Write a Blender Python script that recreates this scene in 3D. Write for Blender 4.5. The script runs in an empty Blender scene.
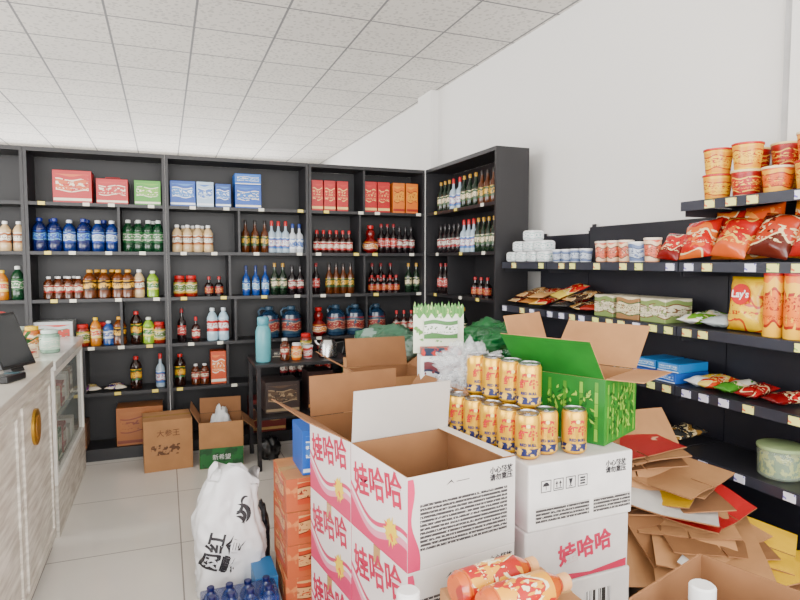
import bpy, bmesh, math, random
from mathutils import Vector, Matrix, noise
random.seed(7)
sc = bpy.context.scene
col = sc.collection
R = math.radians
def T(x, y, z): return Matrix.Translation((x, y, z))
def RX(a): return Matrix.Rotation(R(a), 4, 'X')
def RY(a): return Matrix.Rotation(R(a), 4, 'Y')
def RZ(a): return Matrix.Rotation(R(a), 4, 'Z')

# ------------------------------------------------------------ materials
_mc = {}
def lin(c):
    return tuple(((v/255)/12.92 if v/255 <= .04045 else (((v/255)+.055)/1.055)**2.4) for v in c)
def M(c, rough=.5, metal=0, var=.12, scale=6, c2=None, thr=None, trans=0, alpha=1, coat=0, emit=0):
    key = (c, rough, metal, var, scale, c2, thr, trans, alpha, coat, emit)
    if key in _mc: return _mc[key]
    m = bpy.data.materials.new('mat'); m.use_nodes = True
    nt = m.node_tree; b = nt.nodes['Principled BSDF']
    b.inputs['Roughness'].default_value = rough
    b.inputs['Metallic'].default_value = metal
    b.inputs['Transmission Weight'].default_value = trans
    b.inputs['Alpha'].default_value = alpha
    b.inputs['Coat Weight'].default_value = coat
    tc = nt.nodes.new('ShaderNodeTexCoord'); no = nt.nodes.new('ShaderNodeTexNoise')
    no.inputs['Scale'].default_value = scale; no.inputs['Detail'].default_value = 3
    nt.links.new(tc.outputs['Object'], no.inputs['Vector'])
    ra = nt.nodes.new('ShaderNodeValToRGB')
    l = lin(c)
    if c2 is None:
        ra.color_ramp.elements[0].position = .3; ra.color_ramp.elements[1].position = .7
        ra.color_ramp.elements[0].color = tuple(max(0, v*(1-var)) for v in l)+(1,)
        ra.color_ramp.elements[1].color = tuple(min(1, v*(1+var)) for v in l)+(1,)
    else:
        t = thr or .5
        ra.color_ramp.elements[0].position = t-.02; ra.color_ramp.elements[1].position = t+.02
        ra.color_ramp.elements[0].color = l+(1,)
        ra.color_ramp.elements[1].color = lin(c2)+(1,)
    nt.links.new(no.outputs['Fac'], ra.inputs['Fac'])
    nt.links.new(ra.outputs['Color'], b.inputs['Base Color'])
    _mc[key] = m
    return m
def node_math(nt, op, a, b=None, c=None):
    n = nt.nodes.new('ShaderNodeMath'); n.operation = op
    for i, v in enumerate((a, b, c)):
        if v is None: continue
        if isinstance(v, (int, float)): n.inputs[i].default_value = v
        else: nt.links.new(v, n.inputs[i])
    return n.outputs[0]
def PR(c1, c2, c3, z0=0, z1=1, slant=0, wob=.05, marks=(18, 18, 26), seed=0, rough=.38, patch=.63):
    """printed packaging: colour bands, a wavy edge and rows of small lettering-like marks"""
    key = ('pr', c1, c2, c3, z0, z1, slant, wob, marks, seed, rough, patch)
    if key in _mc: return _mc[key]
    m = bpy.data.materials.new('printed'); m.use_nodes = True
    nt = m.node_tree; b = nt.nodes['Principled BSDF']; b.inputs['Roughness'].default_value = rough
    tc = nt.nodes.new('ShaderNodeTexCoord'); sp = nt.nodes.new('ShaderNodeSeparateXYZ')
    nt.links.new(tc.outputs['Generated'], sp.inputs[0])
    xy = node_math(nt, 'ADD', sp.outputs[0], sp.outputs[1])
    s = node_math(nt, 'MULTIPLY', node_math(nt, 'SINE', node_math(nt, 'MULTIPLY_ADD', xy, 7.0, float(seed))), wob)
    zn = node_math(nt, 'DIVIDE', node_math(nt, 'SUBTRACT', sp.outputs[2], z0), (z1-z0))
    v = node_math(nt, 'ADD', node_math(nt, 'ADD', zn, s), node_math(nt, 'MULTIPLY', sp.outputs[0], slant))
    ra = nt.nodes.new('ShaderNodeValToRGB'); ra.color_ramp.interpolation = 'CONSTANT'
    e = ra.color_ramp.elements
    e[0].position = 0; e[0].color = lin(c2)+(1,)
    e[1].position = .2; e[1].color = lin(c3)+(1,)
    for p, c in ((.25, c1), (.72, c3), (.77, c2), (.93, c1)):
        x = e.new(p); x.color = lin(c)+(1,)
    nt.links.new(v, ra.inputs[0])
    def marks_mask(sc3, thr, lo, hi):
        mp = nt.nodes.new('ShaderNodeMapping'); mp.inputs['Scale'].default_value = sc3; mp.inputs['Location'].default_value = (seed, seed*2, 0)
        nt.links.new(tc.outputs['Generated'], mp.inputs[0])
        no = nt.nodes.new('ShaderNodeTexNoise'); no.inputs['Scale'].default_value = 1; no.inputs['Detail'].default_value = 1
        nt.links.new(mp.outputs[0], no.inputs['Vector'])
        g = node_math(nt, 'GREATER_THAN', no.outputs['Fac'], thr)
        g = node_math(nt, 'MULTIPLY', g, node_math(nt, 'GREATER_THAN', zn, lo))
        return node_math(nt, 'MULTIPLY', g, node_math(nt, 'LESS_THAN', zn, hi))
    k1 = marks_mask(marks, .57, .44, .66)
    k2 = marks_mask(tuple(q*2.2 for q in marks), .56, .29, .36)
    k3 = marks_mask((5, 5, 6), patch, .1, .9)
    m3 = nt.nodes.new('ShaderNodeMixRGB'); nt.links.new(k3, m3.inputs[0]); nt.links.new(ra.outputs[0], m3.inputs[1]); m3.inputs[2].default_value = lin(c2)+(1,)
    m1 = nt.nodes.new('ShaderNodeMixRGB'); nt.links.new(k1, m1.inputs[0]); nt.links.new(m3.outputs[0], m1.inputs[1]); m1.inputs[2].default_value = lin(c3)+(1,)
    m2 = nt.nodes.new('ShaderNodeMixRGB'); nt.links.new(k2, m2.inputs[0]); nt.links.new(m1.outputs[0], m2.inputs[1]); m2.inputs[2].default_value = lin(c3)+(1,)
    nt.links.new(m2.outputs[0], b.inputs['Base Color'])
    _mc[key] = m
    return m
def grid_mat(c, line, size, lw, ox, oy, rough, bump=0, var=.05, nscale=2):
    m = bpy.data.materials.new('grid'); m.use_nodes = True
    nt = m.node_tree; b = nt.nodes['Principled BSDF']; b.inputs['Roughness'].default_value = rough
    tc = nt.nodes.new('ShaderNodeTexCoord'); sp = nt.nodes.new('ShaderNodeSeparateXYZ')
    nt.links.new(tc.outputs['Object'], sp.inputs[0])
    res = []
    for o, off in ((0, ox), (1, oy)):
        f = node_math(nt, 'FRACT', node_math(nt, 'DIVIDE', node_math(nt, 'ADD', sp.outputs[o], -off+lw/2+60*size), size))
        res.append(node_math(nt, 'LESS_THAN', f, lw/size))
    g = node_math(nt, 'MAXIMUM', res[0], res[1])
    no = nt.nodes.new('ShaderNodeTexNoise'); no.inputs['Scale'].default_value = nscale
    no.inputs['Detail'].default_value = 6
    nt.links.new(tc.outputs['Object'], no.inputs['Vector'])
    ra = nt.nodes.new('ShaderNodeValToRGB')
    l = lin(c)
    ra.color_ramp.elements[0].position = .35; ra.color_ramp.elements[1].position = .65
    ra.color_ramp.elements[0].color = tuple(v*(1-var) for v in l)+(1,)
    ra.color_ramp.elements[1].color = tuple(min(1, v*(1+var)) for v in l)+(1,)
    nt.links.new(no.outputs['Fac'], ra.inputs['Fac'])
    outc = ra.outputs[0]
    if bump:
        vo = nt.nodes.new('ShaderNodeTexVoronoi'); vo.inputs['Scale'].default_value = 26
        nt.links.new(tc.outputs['Object'], vo.inputs['Vector'])
        n2 = nt.nodes.new('ShaderNodeTexNoise'); n2.inputs['Scale'].default_value = 30; n2.inputs['Detail'].default_value = 2
        nt.links.new(tc.outputs['Object'], n2.inputs['Vector'])
        k = node_math(nt, 'MULTIPLY', node_math(nt, 'LESS_THAN', vo.outputs['Distance'], .36), n2.outputs['Fac'])
        k = node_math(nt, 'MULTIPLY', k, .75)
        m2 = nt.nodes.new('ShaderNodeMixRGB'); nt.links.new(k, m2.inputs[0]); nt.links.new(outc, m2.inputs[1])
        m2.inputs[2].default_value = (.27, .26, .25, 1); outc = m2.outputs[0]
    mx = nt.nodes.new('ShaderNodeMixRGB')
    nt.links.new(g, mx.inputs[0]); nt.links.new(outc, mx.inputs[1]); mx.inputs[2].default_value = lin(line)+(1,)
    nt.links.new(mx.outputs[0], b.inputs['Base Color'])
    return m
def wave_mat(white, pink, pale):
    m = bpy.data.materials.new('wave'); m.use_nodes = True
    nt = m.node_tree; b = nt.nodes['Principled BSDF']; b.inputs['Roughness'].default_value = .45
    tc = nt.nodes.new('ShaderNodeTexCoord'); sp = nt.nodes.new('ShaderNodeSeparateXYZ')
    nt.links.new(tc.outputs['Object'], sp.inputs[0])
    s = node_math(nt, 'MULTIPLY', node_math(nt, 'SINE', node_math(nt, 'MULTIPLY_ADD', sp.outputs[1], 13, .9)), .04)
    s3 = node_math(nt, 'MULTIPLY', sp.outputs[1], -.16)
    v = node_math(nt, 'ADD', node_math(nt, 'ADD', sp.outputs[2], s), s3)
    ra = nt.nodes.new('ShaderNodeValToRGB'); ra.color_ramp.interpolation = 'CONSTANT'
    e = ra.color_ramp.elements
    e[0].position = 0; e[0].color = lin(pink)+(1,)
    e[1].position = .06; e[1].color = lin(pale)+(1,)
    for p, c in ((.085, white), (.10, pink), (.115, white)):
        x = e.new(p); x.color = lin(c)+(1,)
    nt.links.new(v, ra.inputs['Fac']); nt.links.new(ra.outputs[0], b.inputs['Base Color'])
    return m
def print_mat(bg, ink, sx=160, sz=110, thr=.41):
    m = bpy.data.materials.new('print'); m.use_nodes = True
    nt = m.node_tree; b = nt.nodes['Principled BSDF']; b.inputs['Roughness'].default_value = .6
    tc = nt.nodes.new('ShaderNodeTexCoord'); sp = nt.nodes.new('ShaderNodeSeparateXYZ')
    nt.links.new(tc.outputs['Object'], sp.inputs[0])
    row = node_math(nt, 'LESS_THAN', node_math(nt, 'FRACT', node_math(nt, 'MULTIPLY', sp.outputs[2], sz)), .66)
    mp = nt.nodes.new('ShaderNodeMapping'); mp.inputs['Scale'].default_value = (sx*2, sx*2, sz*1.0)
    nt.links.new(tc.outputs['Object'], mp.inputs[0])
    no = nt.nodes.new('ShaderNodeTexNoise'); no.inputs['Scale'].default_value = 1
    nt.links.new(mp.outputs[0], no.inputs['Vector'])
    w = node_math(nt, 'GREATER_THAN', no.outputs['Fac'], thr)
    g = node_math(nt, 'MULTIPLY', row, w)
    mx = nt.nodes.new('ShaderNodeMixRGB'); nt.links.new(g, mx.inputs[0])
    mx.inputs[1].default_value = lin(bg)+(1,); mx.inputs[2].default_value = lin(ink)+(1,)
    nt.links.new(mx.outputs[0], b.inputs['Base Color'])
    return m
def wood_mat(c1, c2):
    m = bpy.data.materials.new('wood'); m.use_nodes = True
    nt = m.node_tree; b = nt.nodes['Principled BSDF']; b.inputs['Roughness'].default_value = .5
    tc = nt.nodes.new('ShaderNodeTexCoord'); mp = nt.nodes.new('ShaderNodeMapping')
    mp.inputs['Scale'].default_value = (3, 3, 26)
    nt.links.new(tc.outputs['Object'], mp.inputs[0])
    no = nt.nodes.new('ShaderNodeTexNoise'); no.inputs['Scale'].default_value = 1.5; no.inputs['Detail'].default_value = 8
    nt.links.new(mp.outputs[0], no.inputs['Vector'])
    ra = nt.nodes.new('ShaderNodeValToRGB'); ra.color_ramp.elements[0].position = .35; ra.color_ramp.elements[1].position = .65
    ra.color_ramp.elements[0].color = lin(c1)+(1,); ra.color_ramp.elements[1].color = lin(c2)+(1,)
    nt.links.new(no.outputs['Fac'], ra.inputs[0]); nt.links.new(ra.outputs[0], b.inputs['Base Color'])
    return m
def stripe_mat(c1, c2, freq=60, frac=.5, axis=0):
    m = bpy.data.materials.new('stripe'); m.use_nodes = True
    nt = m.node_tree; b = nt.nodes['Principled BSDF']
    tc = nt.nodes.new('ShaderNodeTexCoord'); sp = nt.nodes.new('ShaderNodeSeparateXYZ')
    nt.links.new(tc.outputs['Object'], sp.inputs[0])
    v = node_math(nt, 'MULTIPLY', sp.outputs[axis], freq)
    no = nt.nodes.new('ShaderNodeTexWhiteNoise'); no.noise_dimensions = '1D'
    nt.links.new(node_math(nt, 'FLOOR', v), no.inputs['W'])
    g = node_math(nt, 'GREATER_THAN', no.outputs['Value'], frac)
    mx = nt.nodes.new('ShaderNodeMixRGB'); nt.links.new(g, mx.inputs[0])
    mx.inputs[1].default_value = lin(c1)+(1,); mx.inputs[2].default_value = lin(c2)+(1,)
    nt.links.new(mx.outputs[0], b.inputs['Base Color'])
    return m

CARD = M((172, 124, 80), .8, var=.08, scale=9)
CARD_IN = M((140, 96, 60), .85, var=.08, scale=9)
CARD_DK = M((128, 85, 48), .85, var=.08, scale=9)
TAPE = M((190, 150, 95), .25, var=.04)
BLACK = M((32, 31, 34), .45, var=.12, scale=4)
BLACK2 = M((23, 22, 25), .5, var=.1, scale=4)
WHITE = M((240, 240, 238), .4, var=.03)
METAL = M((190, 190, 192), .25, metal=1, var=.04)

# ------------------------------------------------------------ mesh builder
class MB:
    def __init__(s): s.v = []; s.f = []; s.m = []
    def box(s, x0, x1, y0, y1, z0, z1, m=0, mt=None, mx=None, my=None, mb=None, X=None):
        i = len(s.v)
        pts = [(x0,y0,z0),(x1,y0,z0),(x1,y1,z0),(x0,y1,z0),(x0,y0,z1),(x1,y0,z1),(x1,y1,z1),(x0,y1,z1)]
        if X is not None: pts = [tuple(X @ Vector(p)) for p in pts]
        s.v += pts
        s.f += [(i,i+3,i+2,i+1),(i+4,i+5,i+6,i+7),(i,i+1,i+5,i+4),(i+1,i+2,i+6,i+5),(i+2,i+3,i+7,i+6),(i+3,i,i+4,i+7)]
        g = lambda a: m if a is None else a
        s.m += [g(mb), g(mt), g(my), g(mx), g(my), g(mx)]
        return s
    def lathe(s, prof, mats, seg=14, X=None, cap=True, sq=1.0):
        i = len(s.v); n = len(prof)
        for r, z in prof:
            for k in range(seg):
                a = 2*math.pi*k/seg
                p = Vector((r*math.cos(a), r*math.sin(a)*sq, z))
                if X is not None: p = X @ p
                s.v.append(tuple(p))
        for j in range(n-1):
            mi = mats[j] if isinstance(mats, (list, tuple)) else mats
            for k in range(seg):
                k2 = (k+1) % seg
                s.f.append((i+j*seg+k, i+j*seg+k2, i+(j+1)*seg+k2, i+(j+1)*seg+k)); s.m.append(mi)
        if cap:
            m0 = mats[0] if isinstance(mats, (list, tuple)) else mats
            m1 = mats[-1] if isinstance(mats, (list, tuple)) else mats
            s.f.append(tuple(i+k for k in reversed(range(seg)))); s.m.append(m0)
            s.f.append(tuple(i+(n-1)*seg+k for k in range(seg))); s.m.append(m1)
        return s
    def poly(s, pts, m=0, y=0):
        i = len(s.v); s.v += [(p[0], y, p[1]) for p in pts]; s.f.append(tuple(range(i, i+len(pts)))); s.m.append(m); return s
    def tube(s, pts, r, seg=8, m=0):
        pts = [Vector(p) for p in pts]; i = len(s.v)
        for j, p in enumerate(pts):
            t = (pts[min(j+1, len(pts)-1)]-pts[max(j-1, 0)]).normalized()
            u = t.orthogonal().normalized() if abs(t.x) > .9 else t.cross(Vector((1, 0, 0))).normalized()
            w = t.cross(u)
            for k in range(seg):
                a = 2*math.pi*k/seg
                s.v.append(tuple(p+u*r*math.cos(a)+w*r*math.sin(a)))
        for j in range(len(pts)-1):
            for k in range(seg):
                k2 = (k+1) % seg
                s.f.append((i+j*seg+k, i+j*seg+k2, i+(j+1)*seg+k2, i+(j+1)*seg+k)); s.m.append(m)
        s.f.append(tuple(i+k for k in range(seg))); s.m.append(m)
        s.f.append(tuple(i+(len(pts)-1)*seg+k for k in range(seg))); s.m.append(m)
        return s
    def mesh(s, mats, smooth=False, bevel=0):
        me = bpy.data.meshes.new('m')
        me.from_pydata(s.v, [], s.f)
        for m in mats: me.materials.append(m)
        for p, mi in zip(me.polygons, s.m): p.material_index = mi
        bm = bmesh.new(); bm.from_mesh(me)
        bmesh.ops.recalc_face_normals(bm, faces=bm.faces)
        if bevel:
            bmesh.ops.bevel(bm, geom=list(bm.edges), offset=bevel, segments=2, affect='EDGES', profile=.5)
        bm.to_mesh(me); bm.free()
        if smooth:
            for p in me.polygons: p.use_smooth = True
            try: me.set_sharp_from_angle(angle=R(38))
            except Exception: pass
        me.update()
        return me
def boxmesh(w, d, h, mat, bevel=0, mats=None, **kw):
    return MB().box(-w/2, w/2, -d/2, d/2, 0, h, **kw).mesh(mats or [mat], bevel=bevel)
def text_mesh(s, size, mat, bold=0, bend=0, ext=.0004, sx=1):
    cu = bpy.data.curves.new('t', 'FONT'); cu.body = s; cu.size = size
    cu.align_x = 'CENTER'; cu.align_y = 'CENTER'; cu.offset = bold; cu.extrude = ext
    cu.resolution_u = 2
    ob = bpy.data.objects.new('t', cu); col.objects.link(ob)
    dg = bpy.context.evaluated_depsgraph_get()
    me = bpy.data.meshes.new_from_object(ob.evaluated_get(dg))
    bpy.data.objects.remove(ob); bpy.data.curves.remove(cu)
    me.materials.clear(); me.materials.append(mat)
    for v in me.vertices:
        v.co.x *= sx
        if bend:
            a = v.co.x/bend; r = bend+v.co.z+.0006
            v.co = Vector((r*math.sin(a), -r*math.cos(a), v.co.y))
    return me

# ------------------------------------------------------------ things
def mk(name, me, parent=None, mat=None, label=None, cat=None, group=None, kind=None):
    o = bpy.data.objects.new(name, me)
    col.objects.link(o)
    if parent is not None: o.parent = parent
    if mat is not None:
        if parent is not None: o.matrix_local = mat
        else: o.matrix_world = mat
    if label: o['label'] = label
    if cat: o['category'] = cat
    if group: o['group'] = group
    if kind: o['kind'] = kind
    return o
def place(spec, mat, group=None, label=None):
    o = mk(spec['name'], spec['mesh'], None, mat, label or spec['label'], spec['cat'], group)
    for p in spec.get('parts', []):
        c = mk(p[0], p[1], o, p[2] if len(p) > 2 else Matrix.Identity(4), p[3] if len(p) > 3 else None)
        if len(p) > 4:
            for q in p[4]: mk(q[0], q[1], c, q[2] if len(q) > 2 else Matrix.Identity(4))
    return o

# ------------------------------------------------------------ room shell
WX = 2.68; H = 3.32
def shell(name, x0, x1, y0, y1, z0, z1, mat):
    me = MB().box(x0, x1, y0, y1, z0, z1).mesh([mat])
    return mk(name, me, kind='structure')
floorm = grid_mat((224, 220, 213), (150, 146, 141), .8, .007, .05, .25, .13, var=.03)
ceilm = grid_mat((218, 214, 208), (122, 122, 124), .6, .017, .25, .1, .8, bump=1, var=.03)
wallm = M((232, 230, 227), .85, var=.015, scale=1.2)
shell('floor', -5.0, WX, -3, 11, -.1, 0, floorm)
shell('ceiling', -5.0, WX, -3, 11, H, H+.1, ceilm)
shell('wall_right', WX, WX+.12, -3, 11, 0, H, wallm)
shell('wall_back', -5, WX, 11, 11.12, 0, H, wallm)
shell('wall_left', -5.12, -5, -3, 11, 0, H, wallm)
shell('trim_1', 2.60, WX, 5.75, 6.1, 0, H, wallm)
shell('trim_2', 2.645, WX, 1.93, 1.965, 1.85, H, M((195, 195, 196), .6))
shell('trim_3', 2.60, WX, 1.0, 1.9, 2.05, H, wallm)

# ------------------------------------------------------------ bookcases
LV = [.10, .54, .90, 1.27, 1.63, 1.995]
TOPZ = 2.39
tagm = M((238, 215, 95), .5); tagw = M((235, 232, 215), .5)
tag_me = [boxmesh(.045, .004, .025, m) for m in (tagm, tagw)]
def bookcase(w, lab, M0, divs, ntag=3, depth=.30):
    root = mk('bookcase', None, None, M0, lab, 'shelf')
    t = .022
    mk('side_panel', MB().box(0, t, 0, depth, 0, TOPZ).mesh([BLACK]), root)
    mk('side_panel', MB().box(w-t, w, 0, depth, 0, TOPZ).mesh([BLACK]), root)
    mk('back_panel', MB().box(t, w-t, depth-.01, depth-.002, .06, TOPZ-.03).mesh([BLACK2]), root)
    mk('top_board', MB().box(t, w-t, 0, depth-.011, TOPZ-.03, TOPZ).mesh([BLACK]), root)
    mk('plinth', MB().box(t, w-t, .03, .05, 0, LV[0]-.026).mesh([BLACK]), root)
    for i, z in enumerate(LV):
        mk('shelf_board', MB().box(t, w-t, .004, depth-.011, z-.025, z).mesh([BLACK]), root)
        if i >= 1 and ntag:
            for k in range(ntag):
                x = w*(k+.5)/ntag+random.uniform(-.08, .08)
                mk('price_tag', random.choice(tag_me), root, T(x, .001, z-.024))
    for (x, i) in divs:
        z1 = (LV+[TOPZ])[i+1]-(.026 if i < 5 else .031)
        mk('divider', MB().box(x-.009, x+.009, .01, depth-.012, LV[i]+.001, z1).mesh([BLACK]), root)
    return root
YB = 5.1
bookcase(1.158, 'tall black open bookcase stocked with a few drinks', T(-2.10, YB, 0), [(.55, 2), (.55, 4)])
bookcase(.958, 'tall black open bookcase crowded with soft drink bottles', T(-.94, YB, 0), [(.62, 4), (.62, 2), (.35, 1)], 4)
bookcase(1.138, 'tall black open bookcase with blue gift boxes and bottles', T(.02, YB, 0), [(.56, 4), (.48, 3), (.52, 2), (.45, 1)], 4)
bookcase(1.082, 'tall black open bookcase with red liquor boxes and spirits', T(1.162, YB, 0), [(.5, 5), (.46, 4), (.5, 3), (.52, 2)], 4)
bookcase(1.26, 'tall black bookcase of spirits standing beside the white wall', T(2.25, 5.095, 0) @ RZ(-90), [(.45, 3), (.7, 1)], 3, depth=.28)

# ------------------------------------------------------------ bottle kinds
def bottle_spec(name, label, cat, shape, r, h, body, lab, cap, lab2=None, seg=14, lab3=(235, 230, 215)):
    bm_ = M(body, .15, var=.08, coat=.3)
    cm = M(cap, .35, var=.05)
    P = {
     'pet': ([(.88*r,0),(r,.03*h),(r,.26*h),(.95*r,.28*h),(.95*r,.62*h),(r,.64*h),(.97*r,.70*h),(.65*r,.82*h),(.36*r,.88*h),(.34*r,.90*h)], [0,0,0,1,0,0,0,0,0], .34, .90, .44, .31, .69),
     'spirit': ([(.92*r,0),(r,.02*h),(r,.12*h),(1.01*r,.13*h),(1.01*r,.48*h),(r,.49*h),(r,.55*h),(.8*r,.63*h),(.36*r,.70*h),(.30*r,.84*h)], [0,0,0,1,0,0,0,0,0], .3, .84, .38, .15, .57),
     'wine': ([(.9*r,0),(r,.02*h),(r,.2*h),(1.01*r,.21*h),(1.01*r,.5*h),(r,.51*h),(.98*r,.6*h),(.5*r,.7*h),(.36*r,.8*h),(.34*r,.88*h)], [0,0,0,1,0,0,0,0,0], .34, .88, .4, .24, .57),
     'jar': ([(.88*r,0),(r,.05*h),(r,.15*h),(1.01*r,.16*h),(1.01*r,.68*h),(r,.7*h),(.95*r,.78*h),(.75*r,.84*h)], [0,0,0,1,0,0,0], .75, .84, .84, .19, .81),
     'jug': ([(.9*r,0),(r,.03*h),(r,.12*h),(1.01*r,.13*h),(1.01*r,.6*h),(r,.62*h),(.95*r,.72*h),(.6*r,.82*h),(.32*r,.88*h)], [0,0,0,1,0,0,0,0], .3, .88, .4, .15, .68),
     'gourd': ([(.5*r,0),(.9*r,.1*h),(r,.25*h),(.9*r,.4*h),(.45*r,.55*h),(.6*r,.68*h),(.5*r,.8*h),(.25*r,.88*h)], [0,1,1,0,0,0,0], .3, .88, .4, .11, .45),
     'tub': ([(.8*r,0),(.84*r,.05*h),(.95*r,.6*h),(r,.9*h)], [0,1,1], 1, .9, 1.05, 0, 1),
     'tube': ([(.95*r,0),(r,.01*h),(r,.94*h)], [1,1], 1, .94, 1.03, 0, 1),
    }[shape]
    prof, mats, nk, cz, cr, lz0, lz1 = P
    lm = PR(lab, lab2 or lab, lab3, lz0, lz1, marks=(9, 9, 26), seed=len(B)*3.7)
    me = MB().lathe(prof, mats, seg).mesh([bm_, lm], smooth=True)
    cp = MB().lathe([(cr*r*.98, cz*h+.0005), (cr*r, cz*h+.003), (cr*r, h*.985), (cr*r*.85, h)], 0, seg).mesh([cm], smooth=True)
    parts = [('lid' if shape in ('jar', 'tub', 'tube') else 'cap', cp)]
    if shape == 'jug':
        parts.append(('handle', MB().tube([(-.3*r, 0, .92*h), (-.8*r, 0, .93*h), (-1.05*r, 0, .84*h), (-.97*r, 0, .70*h)], .12*r, 6).mesh([cm], smooth=True)))
    return dict(name=name, label=label, cat=cat, mesh=me, parts=parts)
B = {}
def K(k, *a, **kw): B[k] = bottle_spec(*a, **kw)
K('blue','drink_bottle','dark blue sports drink bottle with patterned label','bottle','pet',.049,.25,(14,26,80),(30,70,170),(20,40,130),(15,25,90),lab3=(120,190,220))
K('blue2','drink_bottle','blue drink bottle with white cap and pale label','bottle','pet',.047,.24,(16,40,100),(120,160,200),(220,225,230),(20,60,150),lab3=(235,235,240))
K('green','drink_bottle','dark green plastic drink bottle with light label','bottle','pet',.045,.25,(12,55,30),(50,110,60),(225,230,225),(20,80,40))
K('milk','drink_bottle','white milk-tea bottle with brown label','bottle','pet',.040,.22,(205,175,130),(235,230,215),(245,245,245),(160,90,40),lab3=(90,50,30))
K('brown','drink_bottle','small brown herbal tea bottle with white label','bottle','pet',.036,.17,(80,35,12),(230,215,190),(235,235,235),(150,30,20),lab3=(120,30,20))
K('gold','drink_bottle','stout energy drink bottle with gold and dark label','bottle','pet',.050,.22,(95,45,10),(225,170,40),(220,160,30),(50,30,20),lab3=(40,20,15))
K('lime','drink_bottle','green tea bottle with yellow-green label','bottle','pet',.045,.21,(130,170,40),(40,120,40),(225,230,215),(225,215,80))
K('spirit','spirits_bottle','clear spirits bottle with pale blue label and red cap','bottle','spirit',.036,.27,(165,185,200),(225,232,240),(190,30,30),(60,110,180),lab3=(170,40,40))
K('spirit2','spirits_bottle','white spirits bottle with blue cap','bottle','spirit',.036,.25,(200,205,212),(70,110,180),(30,60,140),(225,232,240),lab3=(235,235,235))
K('whisky','spirits_bottle','amber spirits bottle with gold label and dark cap','bottle','wine',.034,.27,(80,38,10),(215,170,60),(30,22,20),(50,80,40),lab3=(60,25,10))
K('wine','wine_bottle','dark wine bottle with red and cream label','bottle','wine',.034,.27,(24,12,14),(190,40,35),(140,20,25),(150,20,25))
K('wine2','wine_bottle','dark wine bottle with white label','bottle','wine',.034,.25,(20,14,18),(215,208,195),(30,24,28),(140,30,35),lab3=(60,30,30))
K('wineg','wine_bottle','dark green wine bottle with cream label','bottle','wine',.034,.27,(14,34,20),(225,210,170),(180,135,40),(50,80,50),lab3=(60,40,20))
K('redtop','spirits_bottle','small liquor bottle with white label and red cap','bottle','spirit',.033,.20,(50,22,18),(225,210,190),(195,20,25),(180,25,25),lab3=(150,20,20))
K('bluesp','spirits_bottle','slim blue glass liquor bottle','bottle','spirit',.032,.25,(12,60,135),(110,170,210),(20,40,100),(20,70,150))
K('darksm','spirits_bottle','small dark liquor bottle with red label','bottle','spirit',.034,.16,(24,14,14),(165,25,25),(170,20,20),(120,15,15),lab3=(220,180,90))
K('redjar','liquor_jar','round dark red ceramic liquor jar with gold label','jar','gourd',.075,.25,(110,12,12),(205,130,30),(190,25,25),(120,15,15))
K('pickle','food_jar','glass jar with red lid and green label','jar','jar',.047,.17,(130,25,15),(80,110,40),(190,25,25),(200,170,60))
K('bluejug','liquor_jug','large blue and red plastic liquor jug with handle','jug','jug',.085,.27,(25,48,72),(130,28,28),(45,70,90),(35,65,85),lab3=(190,150,120))
K('water','drink_bottle','clear water bottle with red and white label','bottle','pet',.045,.27,(175,205,220),(235,235,235),(220,230,235),(195,35,35),lab3=(190,40,40))
K('soy','condiment_bottle','tall dark soy sauce bottle with yellow and red label','bottle','pet',.044,.26,(35,14,8),(230,180,30),(190,25,25),(40,90,40),lab3=(160,30,20))
K('oil','condiment_bottle','bottle of amber cooking condiment with orange label','bottle','pet',.04,.22,(190,115,20),(215,75,25),(230,190,20),(235,205,90))
K('bcap','drink_bottle','blue labelled bottle with silver cap','bottle','pet',.042,.19,(30,70,135),(40,80,150),(200,205,210),(180,190,210))
def row(k, x0, x1, n, z, y=None, grp=None, dy=0):
    y = YB+.10+dy if y is None else y
    for i in range(n):
        x = x0 if n == 1 else x0+(x1-x0)*i/(n-1)
        place(B[k], T(x, y+random.uniform(-.008, .008), z+.0005) @ RZ(random.uniform(-60, 60)) , grp or ('%s on a bookcase shelf' % B[k]['cat']))
A_, B_, C_, D_, E_, F_ = LV[5], LV[4], LV[3], LV[2], LV[1], LV[0]
row('milk', -1.26, -1.0, 4, B_); row('oil', -1.25, -1.12, 2, C_); row('green', -1.02, -1.02, 1, C_)
row('blue', -1.8, -1.55, 3, B_); row('gold', -1.95, -1.65, 4, D_)
row('blue', -.865, -.767, 2, B_); row('blue2', -.669, -.669, 1, B_); row('blue', -.571, -.571, 1, B_); row('blue2', -.473, -.375, 2, B_)
row('green', -.26, -.04, 4, B_, dy=0)
row('blue', -.80, -.44, 4, B_, dy=.11); row('green', -.2, -.08, 2, B_, dy=.11)
row('brown', -.82, -.62, 4, C_); row('gold', -.54, -.34, 3, C_); row('gold', -.27, -.27, 1, C_)
row('gold', -.5, -.39, 2, C_, dy=.12); row('brown', -.78, -.66, 3, C_, dy=.1)
row('milk', -.19, -.19, 1, C_); row('lime', -.09, -.09, 1, C_)
row('pickle', -.60, -.60, 1, D_); row('oil', -.51, -.51, 1, D_); row('bcap', -.42, -.42, 1, D_); row('gold', -.34, -.34, 1, D_)
row('pickle', -.46, -.38, 1, D_, dy=.12)
row('soy', -.22, -.22, 1, D_); row('lime', -.13, -.13, 1, D_); row('pickle', -.05, -.05, 1, D_)
row('soy', -.23, -.23, 1, E_); row('spirit', -.05, -.05, 1, E_)
row('milk', .10, .34, 4, B_); row('milk', .15, .30, 3, B_, dy=.1); row('whisky', .64, .80, 3, B_); row('spirit', .86, .98, 3, B_, dy=.01); row('spirit2', 1.04, 1.10, 2, B_, dy=.01)
row('pickle', .11, .20, 2, C_); row('darksm', .34, .42, 2, C_); row('bluesp', .64, .80, 3, C_); row('wineg', .88, .95, 2, C_); row('wine2', 1.03, 1.1, 2, C_)
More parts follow.
